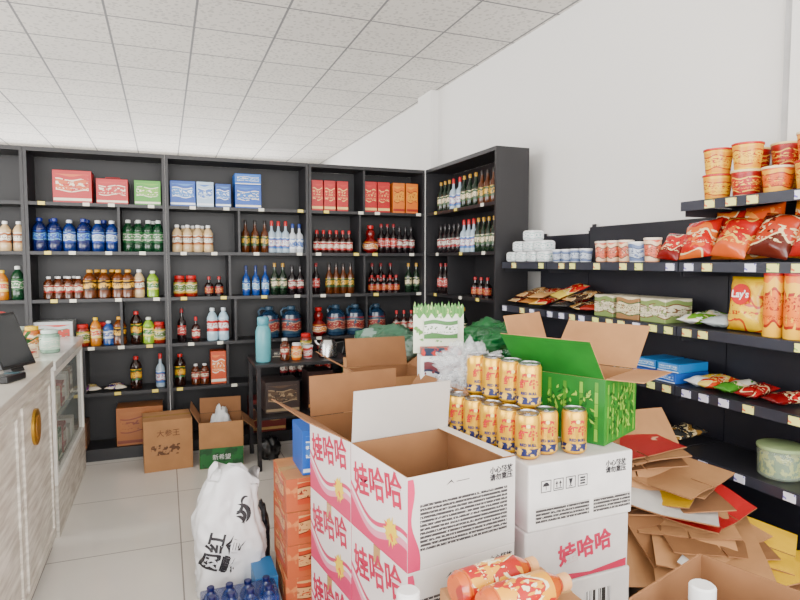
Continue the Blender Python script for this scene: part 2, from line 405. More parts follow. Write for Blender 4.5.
row('wine', .12, .12, 1, D_); row('redtop', .23, .23, 1, D_); row('water', .36, .45, 2, D_); row('bluejug', .83, 1.02, 2, D_)
row('soy', .10, .10, 1, E_); row('brown', .22, .29, 2, E_); row('wine2', .95, 1.1, 3, E_)
row('redtop', 1.25, 1.55, 6, B_); row('redtop', 1.28, 1.52, 5, B_, dy=.1); row('redjar', 1.745, 1.745, 1, B_); row('wine', 1.86, 1.98, 3, B_, dy=.02); row('wine2', 2.04, 2.16, 3, B_, dy=.02)
row('wine', 1.24, 1.24, 1, C_); row('whisky', 1.36, 1.56, 4, C_); row('darksm', 1.76, 2.0, 5, C_); row('wineg', 2.12, 2.2, 2, C_)
row('wine', 1.80, 1.98, 3, C_, dy=.11)
row('redjar', 1.26, 1.26, 1, D_); row('bluejug', 1.42, 1.58+.02, 2, D_); row('bluejug', 1.80, 1.80, 1, D_); row('redtop', 2.0, 2.15, 3, D_)
row('wine', 1.26, 1.34, 2, E_)
def rowy(k, y0, y1, n, x, z, grp):
    for i in range(n):
        y = y0 if n == 1 else y0+(y1-y0)*i/(n-1)
        place(B[k], T(x, y, z+.0005) @ RZ(random.uniform(0, 360)), grp)
g_ = 'spirits on the side bookcase'
rowy('whisky', 4.02, 4.2, 3, 2.34, A_, g_); rowy('wineg', 4.3, 4.5, 3, 2.34, A_, g_); rowy('spirit', 4.58, 4.70, 2, 2.34, A_, g_); rowy('wineg', 4.78, 4.95, 3, 2.34, A_, g_)
rowy('wineg', 3.92, 4.25, 5, 2.34, B_, g_); rowy('spirit', 4.33, 4.5, 3, 2.34, B_, g_); rowy('wine2', 4.6, 4.95, 5, 2.34, B_, g_)
rowy('wine', 4.75, 4.95, 3, 2.34, C_, g_); rowy('darksm', 4.1, 4.3, 3, 2.34, C_, g_); rowy('wineg', 4.5, 4.6, 2, 2.34, D_, g_)

# gift boxes
def gift(w, d, h, c1, c2, mat, name='gift_box', label='box', handle=False, grp='gift boxes on the top bookcase shelf', c3=(235, 225, 200)):
    sd = (w*97+h*31) % 7
    body = MB().box(-w/2, w/2, -d/2, d/2, 0, h).mesh([M(c1, .4, var=.06)], bevel=.002)
    parts = [('printed_panel', MB().box(-w*.42, w*.42, -d/2-.0015, -d/2-.0002, h*.22, h*.88).mesh([PR(c2, c1, c3, 0, 1, marks=(9, 1, 9), seed=round(sd, 1))])),
             ('printed_band', MB().box(-w*.485, w*.485, -d/2-.0012, -d/2-.0002, h*.06, h*.14).mesh([M(c3, .4)]))]
    if handle:
        parts.append(('handle', MB().tube([(-.06, 0, h-.002), (-.05, 0, h+.02), (.05, 0, h+.02), (.06, 0, h-.002)], .004, 6).mesh([M(c1, .4)], smooth=True)))
    return place(dict(name=name, label=label, cat='box', mesh=body, parts=parts), mat, grp)
Rd, Gd = (180, 22, 26), (215, 160, 50)
gift(.26, .2, .24, Rd, (205, 90, 40), T(-.63, YB+.13, A_+.0005), label='red gift carton with gold print on the top shelf')
gift(.22, .2, .19, Rd, (190, 40, 35), T(-.36, YB+.13, A_+.0005), label='red gift carton with pale print on the top shelf', handle=True)
gift(.19, .18, .19, (70, 150, 40), (110, 170, 50), T(-.11, YB+.13, A_+.0005), label='green snack carton on the top shelf')
gift(.19, .2, .2, (20, 75, 165), (70, 130, 200), T(.15, YB+.13, A_+.0005), label='blue drink carton on the top shelf', c3=(225, 232, 240))
gift(.13, .2, .2, (170, 195, 220), (60, 110, 190), T(.32, YB+.13, A_+.0005), label='white and blue milk carton on the top shelf', c3=(225, 232, 240))
gift(.12, .2, .19, (20, 70, 150), (60, 120, 195), T(.46, YB+.13, A_+.0005), label='blue milk carton on the top shelf', c3=(225, 232, 240))
gift(.21, .2, .19, (20, 80, 175), (40, 110, 190), T(.66, YB+.13, A_+.0005), label='blue milk carton with white panel')
gift(.21, .2, .09, (30, 100, 190), (60, 130, 200), T(.66, YB+.13, A_+.192), label='flat blue carton stacked on a milk carton')
for x in (1.245, 1.355, 1.47): gift(.10, .14, .26, Rd, (190, 40, 35), T(x, YB+.1, A_+.0005), label='tall red liquor presentation box with gold label', c3=(225, 190, 110))
for x in (1.73, 1.855): gift(.115, .14, .27, Rd, (190, 40, 35), T(x, YB+.1, A_+.0005), label='tall red liquor presentation box with gold label', c3=(225, 190, 110))
for x in (2.0, 2.13): gift(.115, .14, .27, (215, 110, 20), (225, 150, 30), T(x, YB+.1, A_+.0005), label='tall orange liquor presentation box', c3=(150, 30, 20))
gl_ = 'boxes on the lower shelf'
gift(.12, .15, .27, (200, 75, 30), (220, 120, 50), T(.40, YB+.13, E_+.001), label='orange liquor box on the lower shelf', grp=gl_)
gift(.26, .2, .2, (190, 195, 195), (200, 70, 60), T(-.79, YB+.13, D_+.001), label='clear plastic tub of packaged goods', grp=gl_, c3=(60, 120, 90))
gift(.14, .15, .16, (190, 110, 35), (60, 60, 50), T(1.92, YB+.12, E_+.002), label='orange box on the lower shelf', grp=gl_)
gift(.22, .15, .16, (60, 110, 70), (200, 190, 90), T(1.6, YB+.12, E_+.002), label='green box on the lower shelf', grp=gl_)
gift(.34, .22, .3, (165, 100, 52), (170, 105, 55), T(-.21, YB+.14, F_+.001), label='orange-brown carton on the bottom shelf', grp=gl_, c3=(120, 50, 30))
gift(.30, .22, .2, (110, 75, 50), (140, 110, 80), T(-.74, YB+.14, F_+.001), label='brown carton on the bottom shelf', grp=gl_, c3=(180, 110, 60))
gift(.30, .22, .28, (120, 40, 35), (90, 60, 50), T(.80, YB+.14, F_+.001), label='dark red carton on the bottom shelf', grp=gl_, c3=(190, 150, 90))

# ------------------------------------------------------------ pillow bags
def pillow_mesh(w, h, t, mat):
    nx, nz = 12, 16; v = []; f = []
    ph = random.uniform(0, 6)
    for side in (1, -1):
        for j in range(nz+1):
            for i in range(nx+1):
                x = (i/nx-.5); z = (j/nz)
                ez = min(1, min(z, 1-z)/.22)
                bulge = (max(0, 1-(2*x)**2))**.6*(math.sin(math.pi*ez/2))
                wr = .16*math.sin(x*23+z*9+ph)*(1-ez)+.10*math.sin(z*17+x*8+ph)+.06*math.sin(x*31-z*13)
                y = -side*t/2*bulge*(1+wr)
                v.append((x*w*(1-.08*math.sin(math.pi*z)), y-side*.001, z*h))
    n = (nx+1)*(nz+1)
    for s in (0, 1):
        for j in range(nz):
            for i in range(nx):
                a = s*n+j*(nx+1)+i
                f.append((a, a+1, a+nx+2, a+nx+1) if s == 0 else (a, a+nx+1, a+nx+2, a+1))
    for j in range(nz):
        a = j*(nx+1); f.append((a, a+nx+1, n+a+nx+1, n+a))
        a = j*(nx+1)+nx; f.append((a, n+a, n+a+nx+1, a+nx+1))
    for i in range(nx):
        f.append((i, n+i, n+i+1, i+1)); a = nz*(nx+1)+i; f.append((a, a+1, n+a+1, n+a))
    me = bpy.data.meshes.new('p'); me.from_pydata(v, [], f); me.materials.append(mat)
    for p in me.polygons: p.use_smooth = True
    bm = bmesh.new(); bm.from_mesh(me); bmesh.ops.recalc_face_normals(bm, faces=bm.faces); bm.to_mesh(me); bm.free()
    return me
_sn = [0]
def snack(w, h, t, c1, c2, mat, label, txt=None, tc=(255, 255, 255), grp='snack bags on the wall shelving', logo=None, c3=(240, 215, 160)):
    _sn[0] += 1
    me = pillow_mesh(w, h, t, PR(c1, c2, c3, 0, 1, slant=.25*(-1)**_sn[0], wob=.10, marks=(7, 1, 11), seed=_sn[0]*2.3, rough=.25))
    parts = []
    if logo:
        lg = MB().lathe([(w*.24, -.002), (w*.24, .002)], 0, 24).mesh([M(logo, .3)])
        parts.append(('printed_logo', lg, T(0, -t/2-.006, h*.66) @ RX(90)))
    if txt:
        parts.append(('printed_lettering', text_mesh(txt, w*.23, M(tc, .4), bold=.001), T(0, -t/2-.010, h*.66) @ RX(90)))
    return place(dict(name='snack_bag', label=label, cat='snack', mesh=me, parts=parts), mat, grp)

# ------------------------------------------------------------ wall shelving, front faces -X
GX0, GX1 = 2.30, 2.66
GM = M((38, 38, 44), .4, var=.06)
GB = M((30, 30, 38), .45, var=.06)
stripm = M((50, 52, 62), .3)
tagset = [boxmesh(.004, .05, .034, m) for m in (M((240, 236, 140), .5, c2=(230, 110, 50), thr=.6, scale=60), M((225, 225, 240), .5, c2=(110, 100, 190), thr=.6, scale=60), M((240, 240, 130), .5, c2=(120, 170, 90), thr=.62, scale=60))]
GL = [.30, .64, .95, 1.24, 1.55]
def gondola(y0, y1, levels, top, lab):
    root = mk('shelving_unit', None, None, T(GX1, y0, 0), lab, 'shelf')
    L = y1-y0-.006; D = GX1-GX0
    mk('back_panel', MB().box(-.03, -.012, 0, L, .05, top).mesh([GB]), root)
    for y in (.0, L-.03):
        mk('upright', MB().box(-.011, 0, y, y+.03, 0, top+.02).mesh([GM]), root)
    mk('base', MB().box(-D+.03, -.031, .002, L-.002, 0, .12).mesh([GM]), root)
    for z in levels:
        mk('shelf_board', MB().box(-D, -.031, .002, L-.002, z-.022, z).mesh([GM]), root)
        mk('price_strip', MB().box(-D-.006, -D-.0005, .002, L-.002, z-.045, z-.001).mesh([stripm]), root)
        n = int(L/.1)
        for k in range(n):
            if random.random() < .75:
                mk('price_tag', random.choice(tagset), root, T(-D-.009, (k+.5)*L/n+random.uniform(-.015, .015), z-.041))
    for z in levels:
        for y in (.004, L-.008):
            mk('bracket', MB().box(-D+.02, -.031, y, y+.003, z-.07, z-.0235).mesh([GM]), root)
    return root
gondola(1.0, 2.2, [.12]+GL[1:]+[1.835], 2.0, 'black metal wall shelving with instant noodles and crisps')
gondola(2.2, 3.27, GL, 1.78, 'black metal wall shelving with boxes of snacks')
gondola(3.27, 3.82, GL, 1.74, 'black metal wall shelving with tissue packs')

K('nood1','noodle_cup','red instant noodle bucket with gold print','noodle cup','tub',.062,.115,(215,190,150),(180,18,20),(232,205,140),(150,12,15),lab3=(240,190,60))
K('nood2','noodle_cup','orange instant noodle bucket with cream lid','noodle cup','tub',.060,.11,(235,190,90),(220,95,15),(235,215,170),(235,165,30),lab3=(150,25,15))
K('nood3','noodle_cup','yellow instant noodle bucket with red print','noodle cup','tub',.062,.115,(240,195,40),(238,185,20),(190,30,22),(225,150,20),lab3=(170,20,15))
K('cup1','drink_cup','pink and orange sealed milk tea cup','cup','tub',.042,.12,(220,150,110),(215,100,70),(235,220,200),(235,200,160),lab3=(90,50,40))
K('cup2','drink_cup','white sealed milk tea cup with blue print','cup','tub',.040,.08,(225,225,225),(190,200,215),(240,240,240),(100,120,160),lab3=(60,70,110))
K('crisp','crisp_tube','orange cardboard tube of crisps with red lid','crisps','tube',.036,.24,(225,110,20),(230,115,20),(190,30,30),(240,180,30),lab3=(160,30,20))
K('crispr','crisp_tube','red cardboard tube of crisps','crisps','tube',.036,.24,(190,35,25),(195,30,25),(235,210,40),(240,165,40))
z = 1.8355
def pl(k, y, z, x=2.40, grp='instant noodles on the wall shelving', s=1): place(B[k], T(x, y, z) @ RZ(random.uniform(0, 360)) @ Matrix.Scale(s, 4), grp)
for y, ks in ((2.07, ('nood3', 'nood3')), (1.92, ('nood1', 'nood3')), (1.775, ('nood2',)), (1.63, ('nood3', 'nood2')), (1.49, ('nood1', 'nood3'))):
    pl(ks[0], y, z, 2.385)
    if len(ks) > 1: pl(ks[1], y, z+.1165, 2.385)
for y, k in ((2.0, 'nood2'), (1.85, 'nood3'), (1.70, 'nood1'), (1.56, 'nood2')):
    pl(k, y, z, 2.535); pl('nood1' if k != 'nood1' else 'nood3', y, z+.1165, 2.535)
z = GL[4]+.0005
roll = MB().box(-.055, .055, -.055, .055, 0, .072).mesh([PR((235, 238, 240), (235, 238, 240), (120, 175, 170), 0, 1, marks=(7, 7, 7), seed=1)], bevel=.018)
def tissue(y, z, x=2.37):
    place(dict(name='tissue_pack', label='white plastic wrapped tissue pack stacked on the black shelf', cat='tissue', mesh=roll, parts=[]), T(x, y, z) @ RZ(random.uniform(-8, 8)), 'tissue packs on the wall shelving')
for y in (3.36, 3.49, 3.62, 3.745): tissue(y, z)
for y in (3.40, 3.53, 3.66): tissue(y, z+.0725)
for y in (3.53,): tissue(y, z+.145)
for y in (2.96, 3.05, 3.14, 3.23): pl('cup2', y, z, 2.36, 'milk tea cups on the wall shelving')
for y in (2.54, 2.635, 2.73, 2.825): pl('cup1' if y > 2.6 else 'cup2', y, z, 2.37, 'milk tea cups on the wall shelving', 1.0 if y > 2.6 else 1.35)
pl('cup1', 2.44, z, 2.37, 'milk tea cups on the wall shelving', 1.05)
F = RZ(-90)
snack(.15, .15, .05, (190, 25, 25), (120, 15, 15), T(2.36, 2.34, z+.012) @ F @ RX(-30) @ RY(6), 'red snack bag leaning on the shelf')
snack(.19, .20, .09, (190, 25, 18), (220, 100, 30), T(2.37, 2.17, z+.02) @ F @ RX(-26) @ RY(-6), 'plump red and orange snack bag standing on the shelf')
snack(.19, .20, .09, (180, 22, 20), (215, 90, 30), T(2.36, 1.99, z+.022) @ F @ RX(-28) @ RY(7), 'plump red spicy snack bag standing on the shelf', c3=(235, 190, 80))
snack(.19, .24, .10, (205, 75, 22), (225, 130, 50), T(2.47, 1.90, z+.016) @ F @ RX(-8) @ RY(-4), 'orange and red crisp bag standing upright on the shelf')
snack(.2, .20, .09, (190, 60, 28), (90, 30, 20), T(2.36, 1.80, z+.022) @ F @ RX(-26) @ RY(9), 'plump red-brown snack bag standing on the shelf')
snack(.2, .25, .10, (195, 30, 25), (235, 140, 40), T(2.48, 1.70, z+.012) @ F @ RX(-8) @ RY(4), 'large red snack bag standing on the shelf')
snack(.2, .21, .09, (215, 100, 45), (170, 30, 22), T(2.36, 1.60, z+.022) @ F @ RX(-24), 'orange snack bag with red print on the shelf')
snack(.24, .24, .09, (160, 30, 22), (230, 160, 70), T(2.42, 1.38, z+.012) @ F @ RX(-12), 'dark red snack bag on the shelf')
snack(.17, .23, .08, (175, 30, 25), (230, 120, 40), T(2.49, 2.10, z+.012) @ F @ RX(-8), 'red snack bag standing behind others')
z = GL[3]+.0005
for i, (y, dx, c1, c2) in enumerate([(3.70, 0, (100, 40, 25), (190, 150, 100)), (3.55, 0, (50, 40, 35), (170, 110, 50)), (3.40, 0, (180, 25, 30), (220, 170, 50)), (3.17, 0, (190, 45, 35), (50, 50, 50)), (3.02, 0, (60, 38, 28), (190, 140, 70)), (2.90, 0, (60, 60, 50), (150, 40, 30))]):
    snack(.15, .24, .035, c1, c2, T(2.32, y, z+.03) @ F @ RX(-80) @ RY(random.uniform(-20, 20)), 'flat packet of dried snacks lying on the shelf')
for y, c1 in ((3.62, (120, 70, 40)), (3.46, (170, 40, 30)), (3.1, (70, 50, 40))):
    snack(.15, .22, .035, c1, (200, 150, 90), T(2.34, y, z+.07) @ F @ RX(-76) @ RY(random.uniform(-15, 15)), 'flat packet lying across other packets')
snack(.15, .22, .035, (195, 30, 30), (220, 190, 70), T(2.34, 3.24, z+.085) @ F @ RX(-68) @ RY(15), 'red packet lying across other packets')
def carton_small(y, w, h, z, lab, m, x=2.42, d=.18):
    place(dict(name='snack_box', label=lab, cat='box', mesh=boxmesh(d, w, h, m, bevel=.003), parts=[('open_lid', MB().box(-d/2, d/2, -w/2, w/2, h+.001, h+.003).mesh([M((205, 195, 170), .6)]))]), T(x, y, z), 'snack boxes on the wall shelving')
bm1 = PR((215, 205, 175), (120, 140, 80), (110, 70, 40), 0, 1, marks=(6, 22, 12), seed=2, patch=.58)
bm2 = PR((220, 205, 165), (150, 110, 70), (60, 90, 50), 0, 1, marks=(6, 22, 12), seed=5)
carton_small(2.76, .155, .12, z, 'cream patterned snack box on the shelf', bm1)
carton_small(2.57, .17, .12, z, 'cream and brown patterned snack box on the shelf', bm2)
carton_small(2.39, .17, .12, z, 'cream patterned snack box on the shelf', bm1)
snack(.13, .22, .05, (100, 155, 40), (230, 230, 225), T(2.33, 2.17, z+.03) @ F @ RX(-84) , 'green and white packet lying on the shelf')
snack(.13, .2, .05, (235, 235, 225), (180, 190, 190), T(2.33, 2.03, z+.03) @ F @ RX(-84) , 'white packet lying on the shelf', c3=(120, 140, 120))
snack(.19, .24, .10, (240, 195, 15), (232, 175, 15), T(2.375, 1.89, z+.006) @ F @ RX(-6), 'yellow potato crisp bag standing on the shelf', "Lay's", (245, 245, 240), logo=(195, 25, 25), c3=(200, 60, 30))
for y in (1.745, 1.655): pl('crisp', y, z, 2.35, 'crisp tubes on the wall shelving', 1.12); pl('crispr', y, z, 2.45, 'crisp tubes on the wall shelving', 1.1)
pl('crispr', 1.57, z, 2.36, 'crisp tubes on the wall shelving', 1.1); pl('crisp', 1.48, z, 2.36, 'crisp tubes on the wall shelving', 1.1)
z = GL[2]+.0005
gb_ = 'boxes on the wall shelving'
for yy, hh, cc in ((2.44, .05, (18, 60, 140)), (2.29, .05, (22, 80, 165))):
    gift(.14, .22, hh, cc, (70, 130, 200), T(2.43, yy, z) @ F, name='biscuit_box', label='small dark blue biscuit pack lying on the shelf', grp=gb_, c3=(215, 225, 240))
    gift(.13, .21, .045, (30, 115, 185), (90, 150, 200), T(2.435, yy-.005, z+hh+.002) @ F @ RZ(4), name='biscuit_box', label='light blue biscuit pack stacked on another', grp=gb_, c3=(225, 230, 240))
for yy in (2.60, 2.68): place(dict(name='tin', label='dark green round tin on the shelf', cat='tin', mesh=MB().lathe([(.035, 0), (.037, .004), (.037, .05), (.033, .055)], 0, 20).mesh([PR((15, 90, 60), (25, 60, 60), (220, 230, 230), marks=(9, 9, 9))], smooth=True), parts=[]), T(2.38, yy, z), 'round tins on the wall shelving')
for (y, c1, c2, r) in [(2.14, (235, 195, 40), (230, 235, 235), 12), (2.06, (220, 70, 30), (240, 210, 90), -8), (1.97, (240, 235, 220), (70, 140, 40), 5), (1.85, (180, 20, 25), (130, 15, 15), -10), (1.74, (185, 25, 30), (110, 12, 16), 15)]:
    snack(.1, .2, .045, c1, c2, T(2.33, y, z+.026) @ F @ RX(-86) @ RY(r), 'small bright snack packet lying on the shelf')
jar = MB().lathe([(.075, 0), (.085, .01), (.09, .11), (.085, .12)], 0, 20).mesh([M((190, 205, 185), .1, alpha=.35)], smooth=True)
jl = MB().lathe([(.09, .121), (.092, .123), (.092, .135), (.08, .14)], 0, 20).mesh([M((150, 170, 120), .4)], smooth=True)
cand = MB().lathe([(.06, .004), (.076, .015), (.08, .1), (.05, .115)], 0, 16).mesh([M((50, 95, 30), .5, c2=(190, 190, 70), thr=.5, scale=40)])
place(dict(name='candy_tub', label='clear plastic tub of green sweets on the lower shelf', cat='tub', mesh=jar, parts=[('lid', jl), ('sweets', cand)]), T(2.42, 1.74, GL[1]+.001))
snack(.16, .2, .05, (50, 50, 50), (150, 110, 50), T(2.36, 2.3, GL[1]+.03) @ F @ RX(-84), 'dark packet lying on the lower shelf')
snack(.16, .2, .05, (150, 45, 30), (220, 180, 70), T(2.36, 2.6, GL[1]+.03) @ F @ RX(-84), 'red packet lying on the lower shelf')

# ------------------------------------------------------------ counters
ww = wood_mat((180, 172, 160), (226, 221, 210))
counter = mk('shop_counter', None, None, T(-.583, 0, 0), 'whitewashed wooden shop counter with a round gold emblem', 'counter')
mk('body', MB().box(-.5, 0, 1.3, 3.66, .06, .985).mesh([ww]), counter)
mk('plinth', MB().box(-.48, -.02, 1.32, 3.64, 0, .059).mesh([M((120, 115, 110), .6)]), counter)
mk('countertop', MB().box(-.52, .012, 1.28, 3.68, .986, 1.02).mesh([M((200, 194, 184), .25, var=.05)], bevel=.004), counter)
for y in (1.75, 2.5, 3.25):
    mk('panel_molding', MB().box(.0005, .010, y-.33, y-.31, .12, .93).box(.0005, .010, y+.31, y+.33, .12, .93).box(.0005, .010, y-.31, y+.31, .12, .14).box(.0005, .010, y-.31, y+.31, .91, .93).mesh([ww]), counter)
goldm = M((195, 150, 45), .3, metal=.8)
mk('emblem', MB().lathe([(.085, 0), (.085, .012), (.065, .014)], 0, 28).mesh([goldm], smooth=True), counter, T(.0005, 3.2, .78) @ RY(90))
mk('emblem_center', MB().lathe([(.055, .0145), (.055, .017), (.045, .018)], 0, 28).mesh([M((140, 95, 25), .4)]), counter, T(.0005, 3.2, .78) @ RY(90))
case = mk('display_case', None, None, T(-.583, 3.76, 0), 'glass display counter with a white frame and pale base', 'counter')
fr = M((232, 229, 222), .4)
mk('base', MB().box(-.5, 0, 0, 1.22, 0, .30).mesh([ww]), case)
mk('frame', MB().box(-.035, 0, 0, .035, .301, .95).box(-.035, 0, 1.185, 1.22, .301, .95).box(-.5, -.465, 0, .035, .301, .95).box(-.5, -.465, 1.185, 1.22, .301, .95)
   .box(-.035, 0, .036, 1.184, .301, .33).box(-.035, 0, .036, 1.184, .91, .95).box(-.464, -.036, 0, .035, .91, .95).mesh([fr]), case)
mk('countertop', MB().box(-.51, .01, -.01, 1.23, .951, 1.0).mesh([M((225, 224, 220), .15)], bevel=.003), case)
mk('front_glass', MB().box(-.018, -.014, .036, 1.184, .331, .909).mesh([M((200, 215, 212), .04, alpha=.25)]), case)
mk('back_panel', MB().box(-.499, -.49, .04, 1.18, .301, .909).mesh([M((225, 225, 220), .5)]), case)
for zz in (.60,): mk('glass_shelf', MB().box(-.46, -.04, .04, 1.18, zz, zz+.008).mesh([M((205, 215, 212), .1, alpha=.5)]), case)
for zz in (.3015, .6085):
    for i in range(6):
        c = random.choice([(200, 190, 160), (160, 45, 35), (210, 205, 195), (70, 110, 60), (220, 180, 70), (110, 80, 60)])
        gift(.12, .2, random.uniform(.12, .2), c, (225, 220, 205), T(-.583-.16, 3.78+.13+i*.185, zz) @ RZ(90), name='packet', label='small packaged carton inside the glass counter', grp='packets in the glass counter')
tab = mk('tablet_computer', MB().box(-.11, .11, -.008, .008, 0, .28).mesh([M((14, 14, 16), .3)], bevel=.004), None, T(-.665, 3.34, 1.045) @ RZ(62) @ RX(-24), 'black touchscreen on a stand standing on the counter', 'screen')
mk('screen', MB().box(-.10, .10, -.0095, -.0085, .015, .265).mesh([M((24, 28, 32), .1)]), tab)
mk('stand', MB().box(-.04, .04, .010, .05, -.02, .12).mesh([M((20, 20, 22), .4)]), tab)
place(dict(name='card_reader', label='small black payment terminal on the counter', cat='payment terminal', mesh=MB().box(-.04, .04, -.07, .07, 0, .03).mesh([M((18, 18, 20), .35)], bevel=.006), parts=[('keypad', MB().box(-.03, .03, -.06, 0, .0302, .032).mesh([M((90, 90, 92), .5, c2=(30, 30, 30), thr=.5, scale=90)])), ('screen', MB().box(-.03, .03, .01, .055, .0302, .0315).mesh([M((70, 100, 110), .1)]))]), T(-.66, 3.10, 1.021) @ RZ(-20))
pot = MB().lathe([(.04, 0), (.055, .08), (.05, .085)], 0, 16).mesh([M((235, 235, 230), .4)], smooth=True)
mb = MB()
for i in range(34):
    a = random.uniform(0, 6.28); e = random.uniform(20, 80); L = random.uniform(.06, .13)
    mb.box(-.012, .012, 0, L, -.001, .001, X=T(0, 0, .08) @ RZ(math.degrees(a)) @ RX(e))
place(dict(name='potted_plant', label='small leafy plant in a white pot on the counter', cat='plant', mesh=pot, parts=[('leaves', mb.mesh([M((40, 95, 30), .5)]))]), T(-.72, 3.58, 1.021))
place(dict(name='round_badge', label='round red and gold badge standing on the counter', cat='ornament', mesh=MB().lathe([(.055, 0), (.06, .004), (.06, .012)], 0, 24).mesh([M((185, 30, 25), .35)]), parts=[('badge_center', MB().lathe([(.04, .0125), (.04, .015)], 0, 20).mesh([M((235, 200, 80), .4)])), ('support', MB().box(-.012, .012, -.01, .0, -.225, -.04, X=RX(-90)).mesh([M((40, 40, 40), .4)]))]), T(-.765, 3.48, 1.246) @ RZ(20) @ RX(90))
K('cream','storage_jar','pale green lidded jar on the glass counter','jar','jar',.055,.14,(130,165,145),(180,210,190),(200,220,210))
K('orangejar','storage_jar','orange labelled jar on the glass counter','jar','jar',.045,.15,(190,100,30),(220,130,40),(230,190,40),(240,220,180))
gj_ = 'jars on the glass counter'
row('cream', -.66, -.66, 1, 1.0005, y=4.15, grp=gj_); row('orangejar', -.78, -.78, 1, 1.0005, y=4.3, grp=gj_)
row('orangejar', -.90, -.90, 1, 1.0005, y=4.16, grp=gj_); row('cream', -.88, -.88, 1, 1.0005, y=4.4, grp=gj_)
gift(.2, .14, .06, (225, 210, 180), (185, 45, 35), T(-.80, 3.92, 1.0005) @ RZ(60), name='packet', label='pale packet lying on the glass counter', grp=gj_)
for i, (x, c) in enumerate([(-.60, (110, 40, 130)), (-.5, (220, 190, 50)), (-.40, (70, 40, 130)), (-.32, (170, 40, 40))]):
    snack(.09, .16, .03, c, (230, 220, 200), T(x-.02, YB+.05, E_+.02) @ RX(-86) @ RY(20*(-1)**i), 'small sweet packet lying on the black shelf', grp='packets on the lower shelf')

# ------------------------------------------------------------ cartons
def carton(name, label, mat, w, d, h, mx, my, mt, mi=CARD_IN, flaps=None, tape=True, parts=(), cat='box', group=None, th=.004, bev=.0015):
    mb = MB()
    if flaps is None:
        mb.box(-w/2, w/2, -d/2, d/2, 0, h, m=0, mx=0, my=1, mt=2, mb=2)
        o = mk(name, mb.mesh([mx, my, mt], bevel=bev), None, mat, label, cat, group)
        mk('top_seam', MB().box(-w/2+.004, w/2-.004, -.0012, .0012, h+.0002, h+.0006).mesh([CARD_DK]), o)
        if tape:
            mk('packing_tape', MB().box(-w/2-.0008, w/2+.0008, -.024, .024, h+.0007, h+.001).box(-w/2-.0012, -w/2-.0003, -.024, .024, h-.06, h+.001).mesh([TAPE]), o)
    else:
        a = [(-w/2,-d/2),(w/2,-d/2),(w/2,d/2),(-w/2,d/2)]
        b = [(-w/2+th,-d/2+th),(w/2-th,-d/2+th),(w/2-th,d/2-th),(-w/2+th,d/2-th)]
        mb.v = [(x,y,0) for x,y in a]+[(x,y,h) for x,y in a]+[(x,y,h) for x,y in b]+[(x,y,th) for x,y in b]
        mb.f = [(3,2,1,0)]; mb.m = [2]
        for k in range(4):
            k2 = (k+1) % 4; side = 1 if k in (0, 2) else 0
            mb.f += [(k,k2,4+k2,4+k),(4+k,4+k2,8+k2,8+k),(8+k,8+k2,12+k2,12+k)]; mb.m += [side, 3, 3]
        mb.f.append((12,13,14,15)); mb.m.append(3)
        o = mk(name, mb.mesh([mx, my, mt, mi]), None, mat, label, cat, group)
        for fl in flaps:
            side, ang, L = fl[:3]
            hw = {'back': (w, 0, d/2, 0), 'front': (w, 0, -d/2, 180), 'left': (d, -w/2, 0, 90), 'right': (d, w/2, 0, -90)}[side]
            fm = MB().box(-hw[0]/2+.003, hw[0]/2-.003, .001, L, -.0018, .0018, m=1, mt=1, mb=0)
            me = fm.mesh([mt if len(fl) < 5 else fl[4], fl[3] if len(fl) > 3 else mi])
            mk('flap', me, o, T(hw[1], hw[2], h+.002) @ RZ(hw[3]) @ RX(ang))
    for p in parts: mk(p[0], p[1], o, p[2], p[3] if len(p) > 3 else None)
    return o
pinkw = wave_mat((230, 221, 221), (208, 50, 100), (228, 140, 165))
greyw = M((210, 206, 202), .6, var=.03)
whitew = M((220, 216, 213), .55, var=.02)
PINK = M((190, 22, 72), .5); INK = M((30, 28, 34), .6)
t_wahaha = text_mesh('娃哈哈', .118, PINK, bold=.0024)
t_small = text_mesh('小心轻放\n请勿重压', .024, INK, bold=.0005)
def starburst(r, mat):
    mb = MB(); n = 14; mb.v = [(0, 0, 0)]
    for i in range(2*n):
        q = r if i % 2 == 0 else r*.68
        q *= 1+.15*math.sin(i*2.3)
        mb.v.append((q*math.cos(math.pi*i/n), q*math.sin(math.pi*i/n), 0))
    for i in range(2*n): mb.f.append((0, 1+i, 1+(i+1) % (2*n))); mb.m.append(0)
    return mb.mesh([mat])
SB = starburst(.050, M((240, 205, 40), .5, c2=(235, 110, 30), thr=.6, scale=25))
def leftface(w, y, z, rot=0, off=.0012): return T(-w/2-off, y, z) @ RZ(-90) @ RX(90) @ RZ(rot)
def frontface(d, x, z, rot=0, off=.0012): return T(x, -d/2-off, z) @ RX(90) @ RZ(rot)
finep = print_mat((206, 202, 198), (58, 55, 57), sx=110, sz=80, thr=.38)
